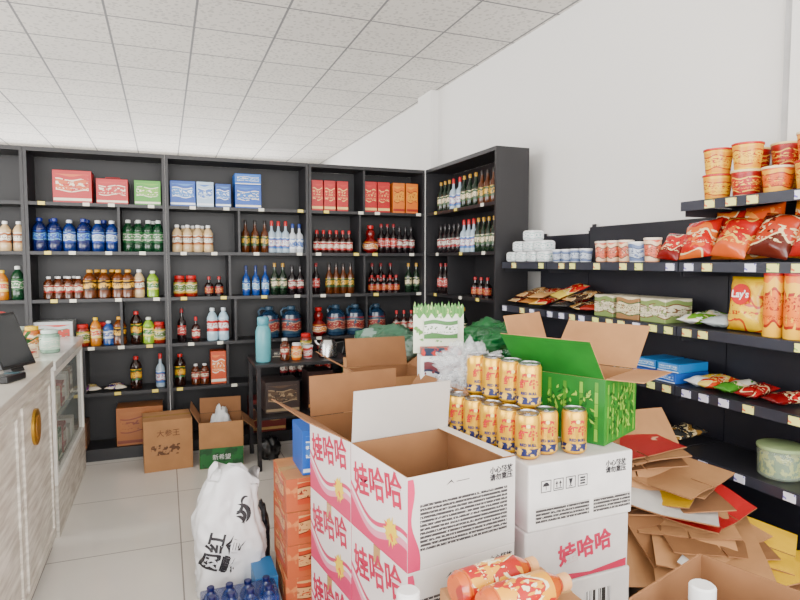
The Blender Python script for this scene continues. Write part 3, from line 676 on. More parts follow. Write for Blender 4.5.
def icons():
    mb = MB(); s = .034; t = .0022
    for i in range(4):
        x = i*.042-.063
        for b_ in ((x-s/2, x+s/2, -s/2, -s/2+t), (x-s/2, x+s/2, s/2-t, s/2), (x-s/2, x-s/2+t, -s/2, s/2), (x+s/2-t, x+s/2, -s/2, s/2)):
            mb.poly([(b_[0], b_[2]), (b_[1], b_[2]), (b_[1], b_[3]), (b_[0], b_[3])])
        if i == 0:
            mb.poly([(x-.011, 0)]+[(x-.011*math.cos(math.pi*k/8), .011*math.sin(math.pi*k/8)) for k in range(1, 8)]+[(x+.011, 0)]); mb.poly([(x-.001, -.011), (x+.001, -.011), (x+.001, 0), (x-.001, 0)])
        elif i == 1:
            for q in (-.006, .006):
                mb.poly([(x+q-.005, .002), (x+q+.005, .002), (x+q, .011)]); mb.poly([(x+q-.0015, -.008), (x+q+.0015, -.008), (x+q+.0015, .002), (x+q-.0015, .002)])
            mb.poly([(x-.012, -.012), (x+.012, -.012), (x+.012, -.0095), (x-.012, -.0095)])
        elif i == 2:
            mb.poly([(x-.001, -.009), (x+.001, -.009), (x+.007, .011), (x-.007, .011)]); mb.poly([(x-.006, -.012), (x+.006, -.012), (x+.006, -.0095), (x-.006, -.0095)])
        else:
            for q in (-.009, -.001, .007): mb.poly([(x-.009, q-.002), (x+.009, q-.002), (x+.009, q+.003), (x-.009, q+.003)])
    return mb.mesh([INK])
IC = icons()
BW, BD, BH = .42, .405, .298
S1 = T(.668, 1.64, 0) @ RZ(8)
def s1(i, k): return S1 @ T(BW/2, BD/2+.003+i*(BD+.006), k*(BH+.002)+.001)
whflap = M((188, 182, 176), .6, var=.03)
wv = MB()
wv.poly([(-.209, .0)]+[(-.209+.016+.009*math.sin(k/14*9)+.028*(1-k/14)**2, .29*k/14) for k in range(15)]+[(-.209, .29)])
wvm = wv.mesh([M((205, 50, 98), .5)])
for i in (0, 1):
    for k in (0, 1, 2):
        parts = [('printed_lettering', t_wahaha, leftface(BW, -.0, .205, 10), 'pink brush lettering'),
                 ('starburst_print', SB, leftface(BW, -.10, .09)),
                 ('printed_wave', wvm, T(0, -BD/2-.001, 0)),
                 ('fine_print', MB().box(-.17, .17, -.0005, .0005, 0, .145).mesh([finep]), T(.005, -BD/2-.0014, .06)),
                 ('printed_lettering', t_small, frontface(BD, .15, .252)),
                 ('printed_mark', MB().poly([(-.02, -.006), (0, .004), (.012, -.004), (.0, .010)]).poly([(.02, 0), (.07, 0), (.07, .002), (.02, .002)]).mesh([INK]), T(-.05, -BD/2-.0012, .255))]
        fl = None
        if k == 2:
            if i == 0: fl = [('right', 178, .05), ('back', 96, .19, whflap)]
            if i == 1: fl = [('left', 30, .19), ('back', 86, .17), ('right', 50, .18)]
        carton('drinks_carton', 'pink and white open drinks carton topping a stack' if k == 2 else 'closed pink and white drinks carton in a stack',
               s1(i, k), BW, BD, BH, pinkw, greyw, whitew, flaps=fl, parts=parts, group='pink drinks cartons')
# stack 2
S2 = T(1.125, 1.70, 0) @ RZ(2)
t_red = text_mesh('娃哈哈', .080, PINK, bold=.0025)
barc = MB().box(-.06, .06, -.0005, .0005, 0, .075).mesh([stripe_mat((240, 240, 240), (30, 30, 30), 320, .5)])
zz = 0.0005
offs = [(0, 0), (.004, -.004), (-.004, .0), (.003, -.006)]
side2 = [M((205, 200, 198), .55), M((212, 208, 206), .55), M((208, 203, 202), .55), M((222, 219, 217), .55)]
for k, h in enumerate((.225, .19, .205, .235)):
    parts = []
    if k == 2: parts = [('printed_lettering', t_red, frontface(.4, 0.03, .105, 8), 'pink brush lettering'), ('printed_mark', MB().poly([(-.22, 0), (.22, 0), (.22, .03), (.05, .012), (-.22, .04)]).mesh([PINK]), T(0, -.2012, .004))]
    if k == 1: parts = [('barcode', barc, T(.08, -.2012, .06)), ('printed_lettering', t_small, frontface(.4, -.12, .13))]
    if k == 3:
        parts = [('fine_print', MB().box(-.20, .03, -.0005, .0005, 0, .05).mesh([finep]), T(.0, -.2012, .03)),
                 ('fine_print', MB().box(-.05, .12, -.0005, .0005, 0, .05).mesh([finep]), T(.10, -.2012, .03)),
                 ('printed_lettering', t_small, frontface(.4, .15, .185)),
                 ('handling_symbols', IC, T(-.08, -.2012, .155) @ Matrix.Scale(1.25, 4))]
    carton('drinks_carton', 'closed white drinks carton with side print in a stack', S2 @ T(.235+offs[k][0], .2+offs[k][1], zz), .46, .4, h, side2[k], side2[k], whitew, parts=parts, group='white drinks cartons', bev=.006)
    zz += h+.0015
TOP2 = zz
gc_ = 'brown cartons'
carton('carton', 'plain brown carton carrying other goods', T(1.32, 2.36, 0.0005), .46, .42, .43, CARD, CARD, CARD, group=gc_)
carton('carton', 'plain brown carton carrying other goods', T(1.32, 2.36, .432), .46, .42, TOP2-.4335, CARD, CARD, CARD, group=gc_)
# ------------------------------------------------------------ energy drink cans
gold_can = M((222, 170, 35), .28, metal=.55, var=.06)
gold_dk = M((180, 120, 18), .3, metal=.5, var=.06)
can_body = MB().lathe([(.028, 0), (.033, .004), (.0375, .011), (.038, .03), (.038, .1), (.038, .122), (.034, .131)], [2, 0, 0, 0, 0, 0], 28).mesh([gold_can, METAL, gold_dk], smooth=True)
can_lid = MB().lathe([(.034, .1312), (.0345, .133), (.0345, .1355), (.0325, .136), (.0315, .133), (.001, .133)], 0, 28, cap=False).mesh([M((165, 165, 168), .3, metal=1)], smooth=True)
can_tab = MB().box(-.006, .006, -.014, .006, .1337, .1347).mesh([METAL])
can_txt = text_mesh('红牛', .030, M((178, 15, 20), .4), bold=.0012, bend=.0382)
can_tx2 = text_mesh('RED BULL', .0115, M((20, 30, 90), .4), bold=.0005, bend=.0382)
can_sm = MB().lathe([(.0384, .012), (.0385, .034)], 0, 28, cap=False).mesh([M((16, 28, 80), .4, c2=(215, 170, 60), thr=.56, scale=55)])
def bull_print(red, yel):
    mb = MB()
    def p(pts, m):
        i = len(mb.v)
        for x, zc in pts:
            a = x/.0386; mb.v.append((.0388*math.sin(a), -.0388*math.cos(a)-(.0002 if m else 0), zc))
        mb.f.append(tuple(range(i, i+len(pts)))); mb.m.append(m)
    p([(.006*math.cos(k*.6283), .006*math.sin(k*.6283)) for k in range(10)], 1)
    for s in (-1, 1):
        p([(s*.004, -.001), (s*.007, .004), (s*.012, .0045), (s*.019, .0015), (s*.022, .004), (s*.0205, -.002), (s*.021, -.0075), (s*.0185, -.0075), (s*.016, -.003), (s*.011, -.003), (s*.009, -.0075), (s*.007, -.007), (s*.0075, -.002)], 0)
    return mb.mesh([red, yel])
bull = bull_print(M((178, 15, 20), .4), M((240, 225, 130), .4))
can = dict(name='energy_drink_can', label='gold energy drink can with red lettering in a pack', cat='can', mesh=can_body,
           parts=[('lid', can_lid, Matrix.Identity(4), None, [('pull_tab', can_tab)]), ('printed_lettering', can_txt, T(0, 0, .072)), ('printed_lettering', can_tx2, T(0, 0, .045)), ('printed_band', can_sm), ('printed_emblem', bull, T(0, 0, .102))])
CS = 1.18; P_ = .0775*CS
C0 = T(1.18, 1.775, TOP2+.0015) @ RZ(14)
sc_m = Matrix.Scale(CS, 4)
for j in range(7):
    for i in range(2):
        place(can, C0 @ T(i*P_, j*P_, 0) @ RZ(random.uniform(-50, -25)) @ sc_m, 'energy drink cans')
place(can, T(1.37, 1.765, TOP2+.0015) @ RZ(-20) @ sc_m, 'energy drink cans')
for j in range(4):
    place(can, C0 @ T(P_*.75, j*P_+.06, .1365*CS) @ RZ(random.uniform(-50, -20)) @ sc_m, 'energy drink cans')
# ------------------------------------------------------------ green open box
gm = M((24, 112, 32), .5, var=.2, scale=7)
leafm = M((40, 125, 32), .5, var=.25, scale=9)
def bamboo_mesh(w, h):
    mb = MB(); rr = random.Random(3)
    for i in range(6):
        x = -w/2+w*(i+.5)/6+rr.uniform(-.01, .01); z = .0
        while z < h-.02:
            L = rr.uniform(.035, .05); L = min(L, h-z-.002)
            mb.poly([(x-.007, z), (x+.007, z), (x+.0065, z+L-.002), (x-.0065, z+L-.002)], rr.choice((0, 1)))
            z += L
    for i in range(110):
        x = rr.uniform(-w/2+.03, w/2-.03); z = rr.uniform(.03, h-.03); a = rr.uniform(-2.6, -.5); L = rr.uniform(.022, .04)
        dx, dz = math.cos(a), math.sin(a)
        mb.poly([(x, z), (x+dx*L*.5-dz*.005, z+dz*L*.5+dx*.005), (x+dx*L, z+dz*L*.8), (x+dx*L*.5+dz*.005, z+dz*L*.5-dx*.005)], rr.choice((2, 3)), y=-.0006-i*.00001)
    return mb
GW, GD, GH = .30, .38, .25
bmats = [M((120, 170, 45), .5), M((80, 140, 35), .5), M((150, 190, 60), .5), M((15, 85, 25), .5)]
bm_a = bamboo_mesh(GW-.02, GH-.02).mesh(bmats); bm_b = bamboo_mesh(GD-.02, GH-.02).mesh(bmats)
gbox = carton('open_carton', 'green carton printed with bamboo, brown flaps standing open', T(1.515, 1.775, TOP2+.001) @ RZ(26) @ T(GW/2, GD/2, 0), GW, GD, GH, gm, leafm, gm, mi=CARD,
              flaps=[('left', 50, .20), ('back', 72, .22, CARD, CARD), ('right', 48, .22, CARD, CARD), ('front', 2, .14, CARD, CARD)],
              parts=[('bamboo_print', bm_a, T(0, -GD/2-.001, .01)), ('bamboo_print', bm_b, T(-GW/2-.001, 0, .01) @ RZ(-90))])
t_g = text_mesh('枫心·蓬满', .066, M((225, 240, 205), .5), bold=.0018)
fo = gbox.children[0]
mk('printed_lettering', t_g, fo, T(0, .12, -.0026) @ RX(180))
carton('carton', 'plain brown carton in a stack', T(1.74, 2.24, .0005) , .28, .28, .43, CARD_DK, CARD_DK, CARD_DK, group=gc_)
carton('carton', 'plain brown carton in a stack', T(1.74, 2.24, .432) , .28, .28, TOP2-.4335, CARD_DK, CARD_DK, CARD_DK, group=gc_)
# ------------------------------------------------------------ display box with jagged green header
disp = mk('display_box', MB().box(-.10, .10, -.05, .05, 0, .26).mesh([WHITE], bevel=.002), None, T(1.18, 2.50, TOP2+.001) @ RZ(-14), 'white counter display box with leafy green header card', 'box')
hd = MB(); y0_, y1_ = .04, .044
top = []
for i in range(31):
    x = -.12+.24*i/30
    top.append((x, .485+(.014 if i % 2 else -.008)+.006*math.sin(i*1.9)))
hd.poly([(-.12, .262), (.12, .262)]+list(reversed(top)), 0, y=y1_)
hc = mk('header_card', hd.mesh([M((222, 228, 205), .5, c2=(85, 140, 50), thr=.62, scale=18)]), disp)
tr = MB()
for i in range(30):
    xa, xb = top[i][0], top[i+1][0]
    tr.poly([(xa, .435+.012*math.sin(i*1.3)), (xb, .435+.012*math.sin((i+1)*1.3)), (xb, top[i+1][1]), (xa, top[i][1])], i % 2, y=y1_-.001)
mk('leaf_trim', tr.mesh([M((60, 125, 40), .5, c2=(170, 195, 110), thr=.56, scale=50), M((80, 145, 55), .5)]), disp)
mk('printed_panel', MB().box(-.085, .085, -.052, -.0505, .03, .24).mesh([PR((220, 222, 228), (110, 45, 55), (30, 40, 70), 0, 1, marks=(10, 1, 14), seed=4)]), disp)
mk('price_sign', MB().box(-.07, .09, .0345, .0395, .33, .42).mesh([PR((228, 232, 222), (60, 120, 50), (70, 110, 60), 0, 1, marks=(11, 1, 8), seed=9, patch=.75)]), disp)
mk('product_tray', MB().box(-.09, .09, -.045, .03, .262, .295).mesh([M((20, 40, 70), .5, c2=(190, 40, 30), thr=.5, scale=40)]), disp)
# ------------------------------------------------------------ crumpled plastic
def crumple(rx, ry, rz, mat, seed, amp=.25, sub=4, fine=.3, k=1):
    bm = bmesh.new(); bmesh.ops.create_icosphere(bm, subdivisions=sub, radius=1)
    for v in bm.verts:
        n = noise.noise(v.co*2.2+Vector((seed, 0, 0)))+.9*k*abs(noise.noise(v.co*4+Vector((0, seed, 0))))-.6*k*abs(noise.noise(v.co*7+Vector((0, 0, seed))))+fine*noise.noise(v.co*13)
        q = v.co*(1+amp*n)
        v.co = Vector((q.x*rx, q.y*ry, max(q.z, -.7)*rz))
    zmin = min(v.co.z for v in bm.verts)
    for v in bm.verts: v.co.z -= zmin
    me = bpy.data.meshes.new('c'); bm.to_mesh(me); bm.free(); me.materials.append(mat)
    for p in me.polygons: p.use_smooth = True
    return me
film = M((230, 234, 238), .10, alpha=.30, var=.02)
place(dict(name='plastic_bag', label='crumpled clear plastic bag draped over the drink cans', cat='bag', mesh=crumple(.12, .12, .10, film, 3, .5, 5), parts=[]), T(1.18, 2.22, TOP2+.168))
greenp = M((15, 95, 45), .3, alpha=.8, var=.35, scale=8)
place(dict(name='plastic_bag', label='crumpled thin green plastic bag of goods', cat='bag', mesh=crumple(.24, .17, .12, greenp, 9, .28, 5, .15, .7), parts=[]), T(1.80, 3.06, 1.001))
place(dict(name='plastic_bag', label='pale green plastic bag of goods', cat='bag', mesh=crumple(.22, .17, .12, M((60, 105, 80), .3, alpha=.85, c2=(135, 160, 150), thr=.56, scale=7), 5, .3, 5, .15, .7), parts=[]), T(1.30, 3.52, .941))
for (x, y, hh) in ((1.80, 3.1, .498), (1.30, 3.52, .468)):
    for q in (0, 1):
        carton('carton', 'plain brown carton in a stack', T(x, y, .0005+q*(hh+.002)), .48, .38, hh, CARD, CARD, CARD, group=gc_)
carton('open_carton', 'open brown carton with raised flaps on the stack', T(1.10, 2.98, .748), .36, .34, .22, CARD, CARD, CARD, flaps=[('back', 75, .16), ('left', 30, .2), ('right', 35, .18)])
carton('carton', 'plain brown carton in a stack', T(1.10, 2.98, .0005), .36, .36, .745, CARD, CARD, CARD, group=gc_)

# ------------------------------------------------------------ blue/orange cartons behind pink stack
om = M((180, 82, 38), .55, c2=(200, 120, 65), thr=.62, scale=14)
zz = .0005
for k in range(4):
    pn = MB().box(-.1, .1, -.0006, .0006, 0, .1).mesh([PR((205, 150, 95), (180, 60, 25), (110, 30, 18), 0, 1, marks=(9, 1, 7), seed=k)])
    carton('drinks_carton', 'small orange drinks carton in a stack', T(.62, 2.72, zz) @ RZ(random.uniform(-2, 2)), .30, .3, .148, om, om, M((190, 130, 80), .6), group='orange cartons',
           parts=[('printed_panel', pn, T(0, -.1515, .03)), ('printed_panel', pn, T(-.1517, 0, .03) @ RZ(-90))]); zz += .1505
gift(.2, .22, .20, (25, 90, 185), (60, 120, 200), T(.65, 2.70, zz), name='milk_carton', label='blue and white milk carton on the orange cartons', grp='blue cartons', c3=(220, 228, 238))
gift(.10, .2, .14, (20, 105, 165), (60, 130, 185), T(.395, 2.74, .0005), name='milk_carton', label='blue milk carton on the floor', grp='blue cartons')

# ------------------------------------------------------------ floor boxes by bookcase
carton('carton', 'brown cardboard carton with dark print standing on the floor', T(-.01, 4.86, .0005) @ RZ(3), .34, .30, .38, CARD, CARD, CARD,
       parts=[('printed_panel', MB().box(-.10, .10, -.0005, .0005, 0, .08).mesh([M((90, 55, 30), .6, c2=(172, 124, 80), thr=.48, scale=30)]), T(-.02, -.1515, .12)),
              ('printed_lettering', text_mesh('大参王', .055, M((100, 60, 35), .6)), frontface(.303, .0, .28))])
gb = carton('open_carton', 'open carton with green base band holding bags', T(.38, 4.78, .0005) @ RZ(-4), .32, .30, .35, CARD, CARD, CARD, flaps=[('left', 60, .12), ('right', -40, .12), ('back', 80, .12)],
            parts=[('printed_band', MB().box(-.159, .159, -.0006, .0006, 0, .15).mesh([M((25, 105, 45), .5, c2=(20, 75, 35), thr=.5, scale=10)]), T(0, -.1512, .003)),
                   ('printed_lettering', text_mesh('新希望', .045, WHITE), frontface(.304, .0, .08))])
place(dict(name='plastic_bag', label='crumpled white plastic bag in an open carton', cat='bag', mesh=crumple(.08, .08, .16, M((225, 228, 230), .3, var=.1), 12, .35), parts=[]), T(.38, 4.78, .14))
place(dict(name='plastic_bag', label='black plastic bag beside an open carton', cat='bag', mesh=crumple(.08, .07, .10, M((22, 22, 24), .3), 22, .3), parts=[]), T(.74, 4.72, .001))

# ------------------------------------------------------------ black table
tb = mk('side_table', None, None, T(.60, 4.42, 0), 'small black table with thin legs holding a flask and kettle', 'table')
mk('tabletop', MB().box(0, .74, 0, .5, .775, .80).mesh([BLACK], bevel=.003), tb)
for x in (.01, .70):
    for y in (.01, .46):
        mk('leg', MB().box(x, x+.03, y, y+.03, 0, .774).mesh([BLACK]), tb)
mk('shelf', MB().box(.042, .698, .02, .48, .38, .395).mesh([BLACK]), tb)
gu_ = 'goods under the table'
gift(.26, .26, .24, (60, 50, 48), (90, 70, 55), T(.82, 4.68, .397), name='storage_box', label='dark box on the lower shelf of the table', grp=gu_, c3=(150, 130, 100))
gift(.20, .22, .30, (50, 30, 28), (120, 30, 30), T(1.12, 4.68, .397), name='storage_box', label='dark red box on the lower shelf of the table', grp=gu_, c3=(170, 120, 70))
ZT = .801
fl = MB().lathe([(.05, 0), (.055, .01), (.055, .22), (.045, .25), (.036, .265)], 0, 22).mesh([M((95, 170, 180), .35)], smooth=True)
place(dict(name='thermos_flask', label='tall pale turquoise flask standing on the black table', cat='bottle', mesh=fl, parts=[('cap', MB().lathe([(.040, .266), (.042, .27), (.042, .315), (.036, .325)], 0, 22).mesh([M((80, 150, 165), .35)], smooth=True))]), T(.68, 4.56, ZT) @ Matrix.Scale(1.04, 4))
kt = MB().lathe([(.07, 0), (.078, .01), (.07, .1), (.05, .14)], 0, 20).mesh([METAL], smooth=True)
place(dict(name='kettle', label='steel electric kettle with black handle on the black table', cat='kettle', mesh=kt,
      parts=[('lid', MB().lathe([(.05, .141), (.045, .15), (.012, .156), (.012, .17)], 0, 18).mesh([M((24, 24, 24), .4)], smooth=True)),
             ('handle', MB().tube([(.068, 0, .11), (.12, 0, .12), (.13, 0, .08), (.115, 0, .03)], .009).mesh([M((24, 24, 24), .4)], smooth=True)),
             ('spout', MB().tube([(-.066, 0, .09), (-.09, 0, .11), (-.1, 0, .135)], .012).mesh([METAL], smooth=True))]), T(1.19, 4.60, ZT) @ RZ(-20))
K('redcup','mug','white and red paper cup on the black table','cup','tub',.04,.10,(225,225,225),(225,220,215),(235,235,235),(190,40,35),lab3=(190,40,35))
K('oj','drink_bottle','short orange juice bottle on the black table','bottle','jar',.04,.13,(210,100,25),(225,125,30),(235,235,235),(240,190,100))
gt_ = 'drinks on the table'
row('oj', .93, .93, 1, ZT, y=4.55, grp=gt_); row('redcup', 1.03, 1.03, 1, ZT, y=4.60, grp=gt_); row('pickle', 1.06, 1.06, 1, ZT, y=4.80, grp=gt_); row('brown', .84, .84, 1, ZT, y=4.56, grp=gt_)
gift(.2, .12, .05, (45, 45, 47), (100, 100, 100), T(.87, 4.78, ZT+.001), name='tray', label='dark tray on the black table', grp=gt_)
st = mk('stool', None, None, T(1.54, 4.45, 0), 'red plastic stool beside the black table', 'stool')
rm = M((160, 22, 28), .35)
mk('seat', MB().box(-.15, .15, -.15, .15, .62, .65).mesh([rm], bevel=.008), st)
for sx in (-1, 1):
    for sy in (-1, 1):
        mk('leg', MB().box(-.018, .018, -.018, .018, 0, .618, X=T(sx*.12, sy*.12, 0)).mesh([rm]), st)

# ------------------------------------------------------------ white carrier bag
def carrier(w, d, h, mat):
    seg, rows_ = 96, 60; v = []; f = []
    for j in range(rows_+1):
        t = j/rows_; z = t*h
        s = .86+.12*math.sin(min(1, t/.5)*math.pi*.5) if t < .5 else .98-.38*((t-.5)/.5)**1.2
        sd = s*(1 if t < .4 else 1-.6*((t-.4)/.6))
        for k in range(seg):
            a = 2*math.pi*k/seg
            cx, cy = math.cos(a), math.sin(a)
            p = 3.4
            rr = 1/((abs(cx)**p+abs(cy)**p)**(1/p))
            P = Vector((cx, cy, z*4))
            n = .14*abs(noise.noise(P*1.8))-.12*abs(noise.noise(P*3.0+Vector((5, 0, 0))))+.03*noise.noise(P*6)+(.07*math.sin(a*8+z*10)*(t**2))
            q = rr*(1-.04+n)
            v.append((cx*q*w/2*s+.05*t*t+.015*math.sin(z*12), cy*q*d/2*sd, z*(1-.05*math.cos(a))+(.03*math.sin(a*3) if t > .92 else 0)))
    for j in range(rows_):
        for k in range(seg):
            k2 = (k+1) % seg; f.append((j*seg+k, j*seg+k2, (j+1)*seg+k2, (j+1)*seg+k))
    f.append(tuple(reversed(range(seg)))); f.append(tuple(rows_*seg+k for k in range(seg)))
    me = bpy.data.meshes.new('b'); me.from_pydata(v, [], f); me.materials.append(mat)
    for p in me.polygons: p.use_smooth = True
    return me
bagm = M((222, 223, 226), .3, var=.04, scale=8)
bag = mk('carrier_bag', carrier(.34, .25, .555, bagm), None, T(.245, 2.90, .001) @ RZ(2), 'white plastic carrier bag with black print standing on the floor', 'bag')
mk('handle', MB().tube([(.0, .0, .54), (-.02, 0, .565), (.02, 0, .585), (.07, 0, .58), (.10, 0, .545)], .012, 8).mesh([bagm], smooth=True), bag)
def wrapdecal(me, mat, name='printed_emblem'):
    o = mk(name, me, bag, mat)
    s = o.modifiers.new('sw', 'SHRINKWRAP'); s.target = bag; s.wrap_method = 'PROJECT'
    s.use_project_z = True; s.use_negative_direction = True; s.use_positive_direction = False; s.offset = .004
    return o
def subdiv(me, L=.008):
    bm = bmesh.new(); bm.from_mesh(me); bmesh.ops.triangulate(bm, faces=bm.faces)
    for _ in range(3):
        es = [e for e in bm.edges if e.calc_length() > L]
        if not es: break
        bmesh.ops.subdivide_edges(bm, edges=es, cuts=1, use_grid_fill=False)
        bmesh.ops.triangulate(bm, faces=bm.faces)
    bm.to_mesh(me); bm.free()
    return me
mb = MB()
def stroke(pts, w0):
    n = len(pts); i = len(mb.v)
    for j, (x, y) in enumerate(pts):
        t = j/(n-1); w = w0*math.sin(math.pi*min(1, t*.92+.06))
        a = pts[min(j+1, n-1)]; b_ = pts[max(j-1, 0)]; dx, dy = a[0]-b_[0], a[1]-b_[1]; L = math.hypot(dx, dy) or 1
        mb.v.append((x-dy/L*w, y+dx/L*w, 0)); mb.v.append((x+dy/L*w, y-dx/L*w, 0))
    for j in range(n-1):
        q = i+2*j; mb.f.append((q, q+1, q+3, q+2)); mb.m.append(0)
def arc(cx, cy, r, a0, a1, n=12): return [(cx+r*math.cos(R(a0+(a1-a0)*k/n)), cy+r*math.sin(R(a0+(a1-a0)*k/n))) for k in range(n+1)]
stroke(arc(.0, .0, .045, -50, 95), .011); stroke(arc(.0, -.01, .026, -70, 120), .009); stroke(arc(-.02, .04, .035, -80, 20), .008); stroke(arc(.035, .055, .02, 60, 230), .006); stroke(arc(-.01, -.035, .03, -10, 100), .007)
wrapdecal(subdiv(mb.mesh([INK])), T(.05, -.25, .37) @ RX(90))
tx = subdiv(text_mesh('网红\n零食', .088, INK, bold=.0024, ext=0))
wrapdecal(tx, T(-.025, -.25, .21) @ RX(90) @ RZ(72), 'printed_lettering')
place(dict(name='plastic_bag', label='dark bag slumped between the carrier bag and cartons', cat='bag', mesh=crumple(.03, .10, .19, M((22, 24, 34), .35, c2=(60, 95, 150), thr=.66, scale=8), 30, .2), parts=[]), T(.44, 3.06, .001))
K('wb','water_bottle','water bottle with dark blue cap in a shrink-wrapped pack','bottle','pet',.036,.18,(30,50,100),(12,34,105),(10,18,75),(90,130,190))
for i in range(4):
    for j in range(2):
        place(B['wb'], T(.15+i*.077, 2.50+j*.077, .001), 'water bottles in a pack')
place(dict(name='shrink_wrap', label='thin clear blue-tinted wrap around a bottle pack', cat='packaging', mesh=MB().box(-.158, .158, -.080, .080, 0, .15).mesh([M((25, 50, 120), .15, alpha=.5)], bevel=.01), parts=[]), T(.2655, 2.5385, .0015))
# ------------------------------------------------------------ foreground low carton with juice bottles
carton('carton', 'large brown carton beneath juice bottles', T(.82, 1.33, .0005), .70, .36, .43, CARD, CARD, CARD)
carton('carton', 'brown carton beneath juice bottles', T(.88, 1.37, .432), .34, .26, .19, CARD, CARD, CARD)
jm = M((198, 88, 18), .2, c2=(165, 30, 15), thr=.56, scale=14, coat=.4)
jl1 = PR((232, 165, 30), (178, 22, 20), (245, 235, 190), .02, .92, marks=(7, 7, 12), wob=.16, patch=.52)
jl2 = PR((182, 26, 20), (232, 160, 30), (245, 235, 190), .02, .92, marks=(7, 7, 12), wob=.16, seed=4, patch=.54)
def jbottle(mat, lab, lm):
    r, h = .047, .28
    me = MB().lathe([(.8*r,0),(r,.015),(r,.022),(.96*r,.026),(1.0*r,.03),(1.0*r,.20),(.95*r,.204),(.9*r,.21),(.58*r,.238),(.45*r,.248)], [0,0,0,0,1,0,0,0,0], 28).mesh([jm, lm], smooth=True)
    cp = MB().lathe([(.46*r,.2525),(.5*r,.254),(.5*r,.278),(.44*r,.28)], 0, 22).mesh([M((230, 170, 110), .35)], smooth=True)
    lt = text_mesh('果粒橙', .036, M((250, 245, 225), .4), bold=.0012, bend=r*1.012)
    return place(dict(name='juice_bottle', label=lab, cat='bottle', mesh=me, parts=[('cap', cp), ('neck_ring', MB().lathe([(.48*r,.2485),(.48*r,.2515)], 0, 22).mesh([M((230, 170, 110), .35)])),
        ('printed_lettering', lt, T(0, 0, .12) @ RZ(-160)) ]), mat, 'juice bottles')
ZJ = .6245+.048
jbottle(T(.705, 1.395, ZJ) @ RZ(8) @ RY(90), 'yellow and red juice bottle lying on its side', jl1)
jbottle(T(.735, 1.295, ZJ) @ RZ(6) @ RY(90), 'orange and red juice bottle lying in front of another', jl2)
K('wc','drink_bottle','upright drink bottle with broad white cap','bottle','jar',.036,.29,(235,235,235),(225,120,60),(232,232,232),(240,230,210))
place(B['wc'], T(.555, 1.36, .4325), 'white capped bottles')
# ------------------------------------------------------------ near right carton
carton('carton', 'plain brown carton under an open one', T(1.24, .97, .0005) @ RZ(17), .36, .36, .49, CARD, CARD, CARD)
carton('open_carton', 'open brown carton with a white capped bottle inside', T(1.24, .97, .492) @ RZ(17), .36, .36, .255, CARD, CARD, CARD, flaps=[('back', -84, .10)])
place(B['wc'], T(1.17, 1.02, .498), 'white capped bottles')

# ------------------------------------------------------------ flattened cardboard heap
carton('carton', 'squashed brown carton under a heap of flattened cardboard', T(2.0, 1.60, .0005) @ RZ(8), .48, .5, .24, CARD, CARD, CARD)
carton('carton', 'brown carton under a heap of flattened cardboard', T(2.10, 2.42, .0005) @ RZ(-5), .34, .36, .5, CARD, CARD, CARD)
def sheet(w, l, mat, c, lab, fold=6, curl=.02, rough_=.02):
    """flattened carton: a creased, slightly buckled board with slots between its flaps"""
    mb = MB(); th = .005
    sd = random.uniform(0, 50)
    zf = lambda t, u: abs(t)*l*math.tan(R(fold))*.5+curl*math.sin(u*3+t*4)+rough_*l*noise.noise(Vector((u*2.5+sd, t*2.5, sd)))
    segs = [(-.5, -.3, True), (-.3, .3, False), (.3, .5, True)]
    def quad(x0, x1, y0, y1):
        nx = 4; ny = 2 if y1-y0 < .3 else 6
        i = len(mb.v)
        for layer in (0, th):
            for j in range(ny+1):
                for k in range(nx+1):
                    x = x0+(x1-x0)*k/nx; y = y0+(y1-y0)*j/ny
                    mb.v.append((x*w, y*l, zf(y, x)+layer))
        n = (nx+1)*(ny+1)
        for j in range(ny):
            for k in range(nx):
                a = i+j*(nx+1)+k
                mb.f.append((a, a+nx+1, a+nx+2, a+1)); mb.m.append(1)
                mb.f.append((n+a, n+a+1, n+a+nx+2, n+a+nx+1)); mb.m.append(0)
        for j in range(ny):
            for k in (0, nx):
                a = i+j*(nx+1)+k; mb.f.append((a, a+nx+1, n+a+nx+1, n+a)); mb.m.append(1)
        for k in range(nx):
            for j in (0, ny):
                a = i+j*(nx+1)+k; mb.f.append((a, a+1, n+a+1, n+a)); mb.m.append(1)
    for y0, y1, sl in segs:
        if sl:
            quad(-.5, -.012, y0, y1); quad(.012, .5, y0, y1)
        else: quad(-.5, 0, y0, y1); quad(0, .5, y0, y1)
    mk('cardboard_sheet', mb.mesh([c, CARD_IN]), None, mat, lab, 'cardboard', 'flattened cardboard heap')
yel = M((228, 180, 15), .5, c2=(205, 80, 25), thr=.70, scale=7)
red = M((172, 20, 25), .5, c2=(225, 180, 140), thr=.70, scale=9); gry = M((205, 202, 197), .6)
rr = random.Random(33)
cols = [(CARD, 'brown'), (CARD_DK, 'dark brown'), (CARD, 'brown'), (red, 'red printed'), (CARD_IN, 'dark brown'), (gry, 'pale grey'), (yel, 'yellow printed'), (CARD, 'brown')]
N = 20
for i in range(N):
    t = i/(N-1)
    zc = .27+.46*t
    x = 2.04-.12*t+rr.uniform(-.05, .05); y = 1.48+.66*t**1.05+rr.uniform(-.07, .07)
    w = rr.uniform(.36, .50)*(1-.15*t); l = rr.uniform(.42, .58)*(1-.15*t)
    c, nm = cols[i % len(cols)]
    sheet(w, l, T(x, y, zc) @ RZ(rr.uniform(-50, 50)) @ RX(rr.uniform(-3, 9)) @ RY(rr.uniform(-10, 4)), c, nm+' flattened cardboard sheet in a loose heap', rr.uniform(0, 5), rr.uniform(.0, .012))
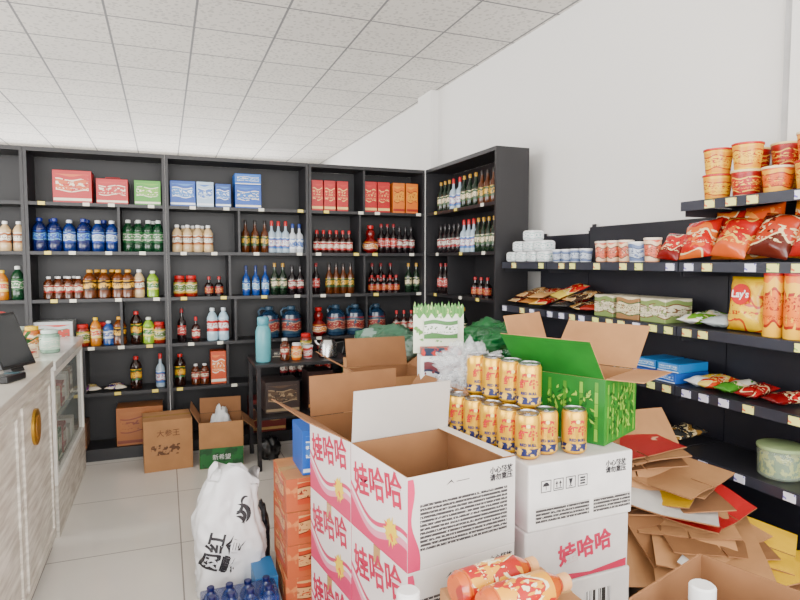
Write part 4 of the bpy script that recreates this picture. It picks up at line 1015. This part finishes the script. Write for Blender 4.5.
for (x, y, z_, rz, rx, ry, w, l, c, nm) in [(1.80, 1.86, .50, -20, 56, 8, .34, .50, CARD, 'brown'), (1.88, 1.70, .38, 12, 44, -8, .34, .50, CARD_DK, 'dark brown'), (1.99, 2.08, .68, -15, 40, -8, .36, .46, CARD, 'brown'),
    (2.10, 1.42, .36, -22, 10, -6, .30, .42, yel, 'yellow printed'), (2.08, 1.70, .47, 35, 10, -8, .30, .46, yel, 'yellow printed'), (2.06, 1.86, .58, 12, 16, -10, .26, .40, red, 'red printed'), (1.96, 1.52, .36, 30, 18, 6, .34, .44, gry, 'pale grey'), (1.92, 1.74, .50, -38, 22, 4, .30, .46, CARD, 'brown')]:
    sheet(w, l, T(x, y, z_) @ RZ(rz) @ RX(rx) @ RY(ry), c, nm+' flattened cardboard sheet leaning on the heap', 3, .008)

# ------------------------------------------------------------ lights, world, camera
def area(loc, rot, sx, sy, p, c=(1, 1, 1)):
    l = bpy.data.lights.new('area', 'AREA'); l.shape = 'RECTANGLE'; l.size = sx; l.size_y = sy; l.energy = p; l.color = c
    o = bpy.data.objects.new('daylight_fill', l); col.objects.link(o); o.location = loc; o.rotation_euler = [R(a) for a in rot]
    return o
area((-.8, -2.6, 1.9), (88, 0, 0), 6.5, 2.6, 540, (1, .99, .97))
area((-4.7, 2.5, 1.9), (90, 0, -90), 5, 2.4, 310, (1, .99, .98))
area((-1, 10.6, 1.9), (-90, 0, 0), 6, 2.4, 300, (1, 1, 1))  # added fill lamp brightening the rear ceiling, no window behind it
w = bpy.data.worlds.new('w'); sc.world = w; w.use_nodes = True
nt = w.node_tree; bg = nt.nodes['Background']
sky = nt.nodes.new('ShaderNodeTexSky'); sky.sky_type = 'HOSEK_WILKIE'; sky.turbidity = 5
mx = nt.nodes.new('ShaderNodeMixRGB'); mx.inputs[0].default_value = .85; mx.inputs[2].default_value = (1, .99, .97, 1)
nt.links.new(sky.outputs[0], mx.inputs[1]); nt.links.new(mx.outputs[0], bg.inputs[0])
bg.inputs[1].default_value = 1.6
cam = bpy.data.cameras.new('cam'); cam.lens = 27; cam.sensor_width = 36; cam.clip_start = .05
co = bpy.data.objects.new('camera', cam); col.objects.link(co)
co.location = (0, 0, 1.55); co.rotation_euler = (R(90-3.62), 0, R(-21.4))
sc.camera = co
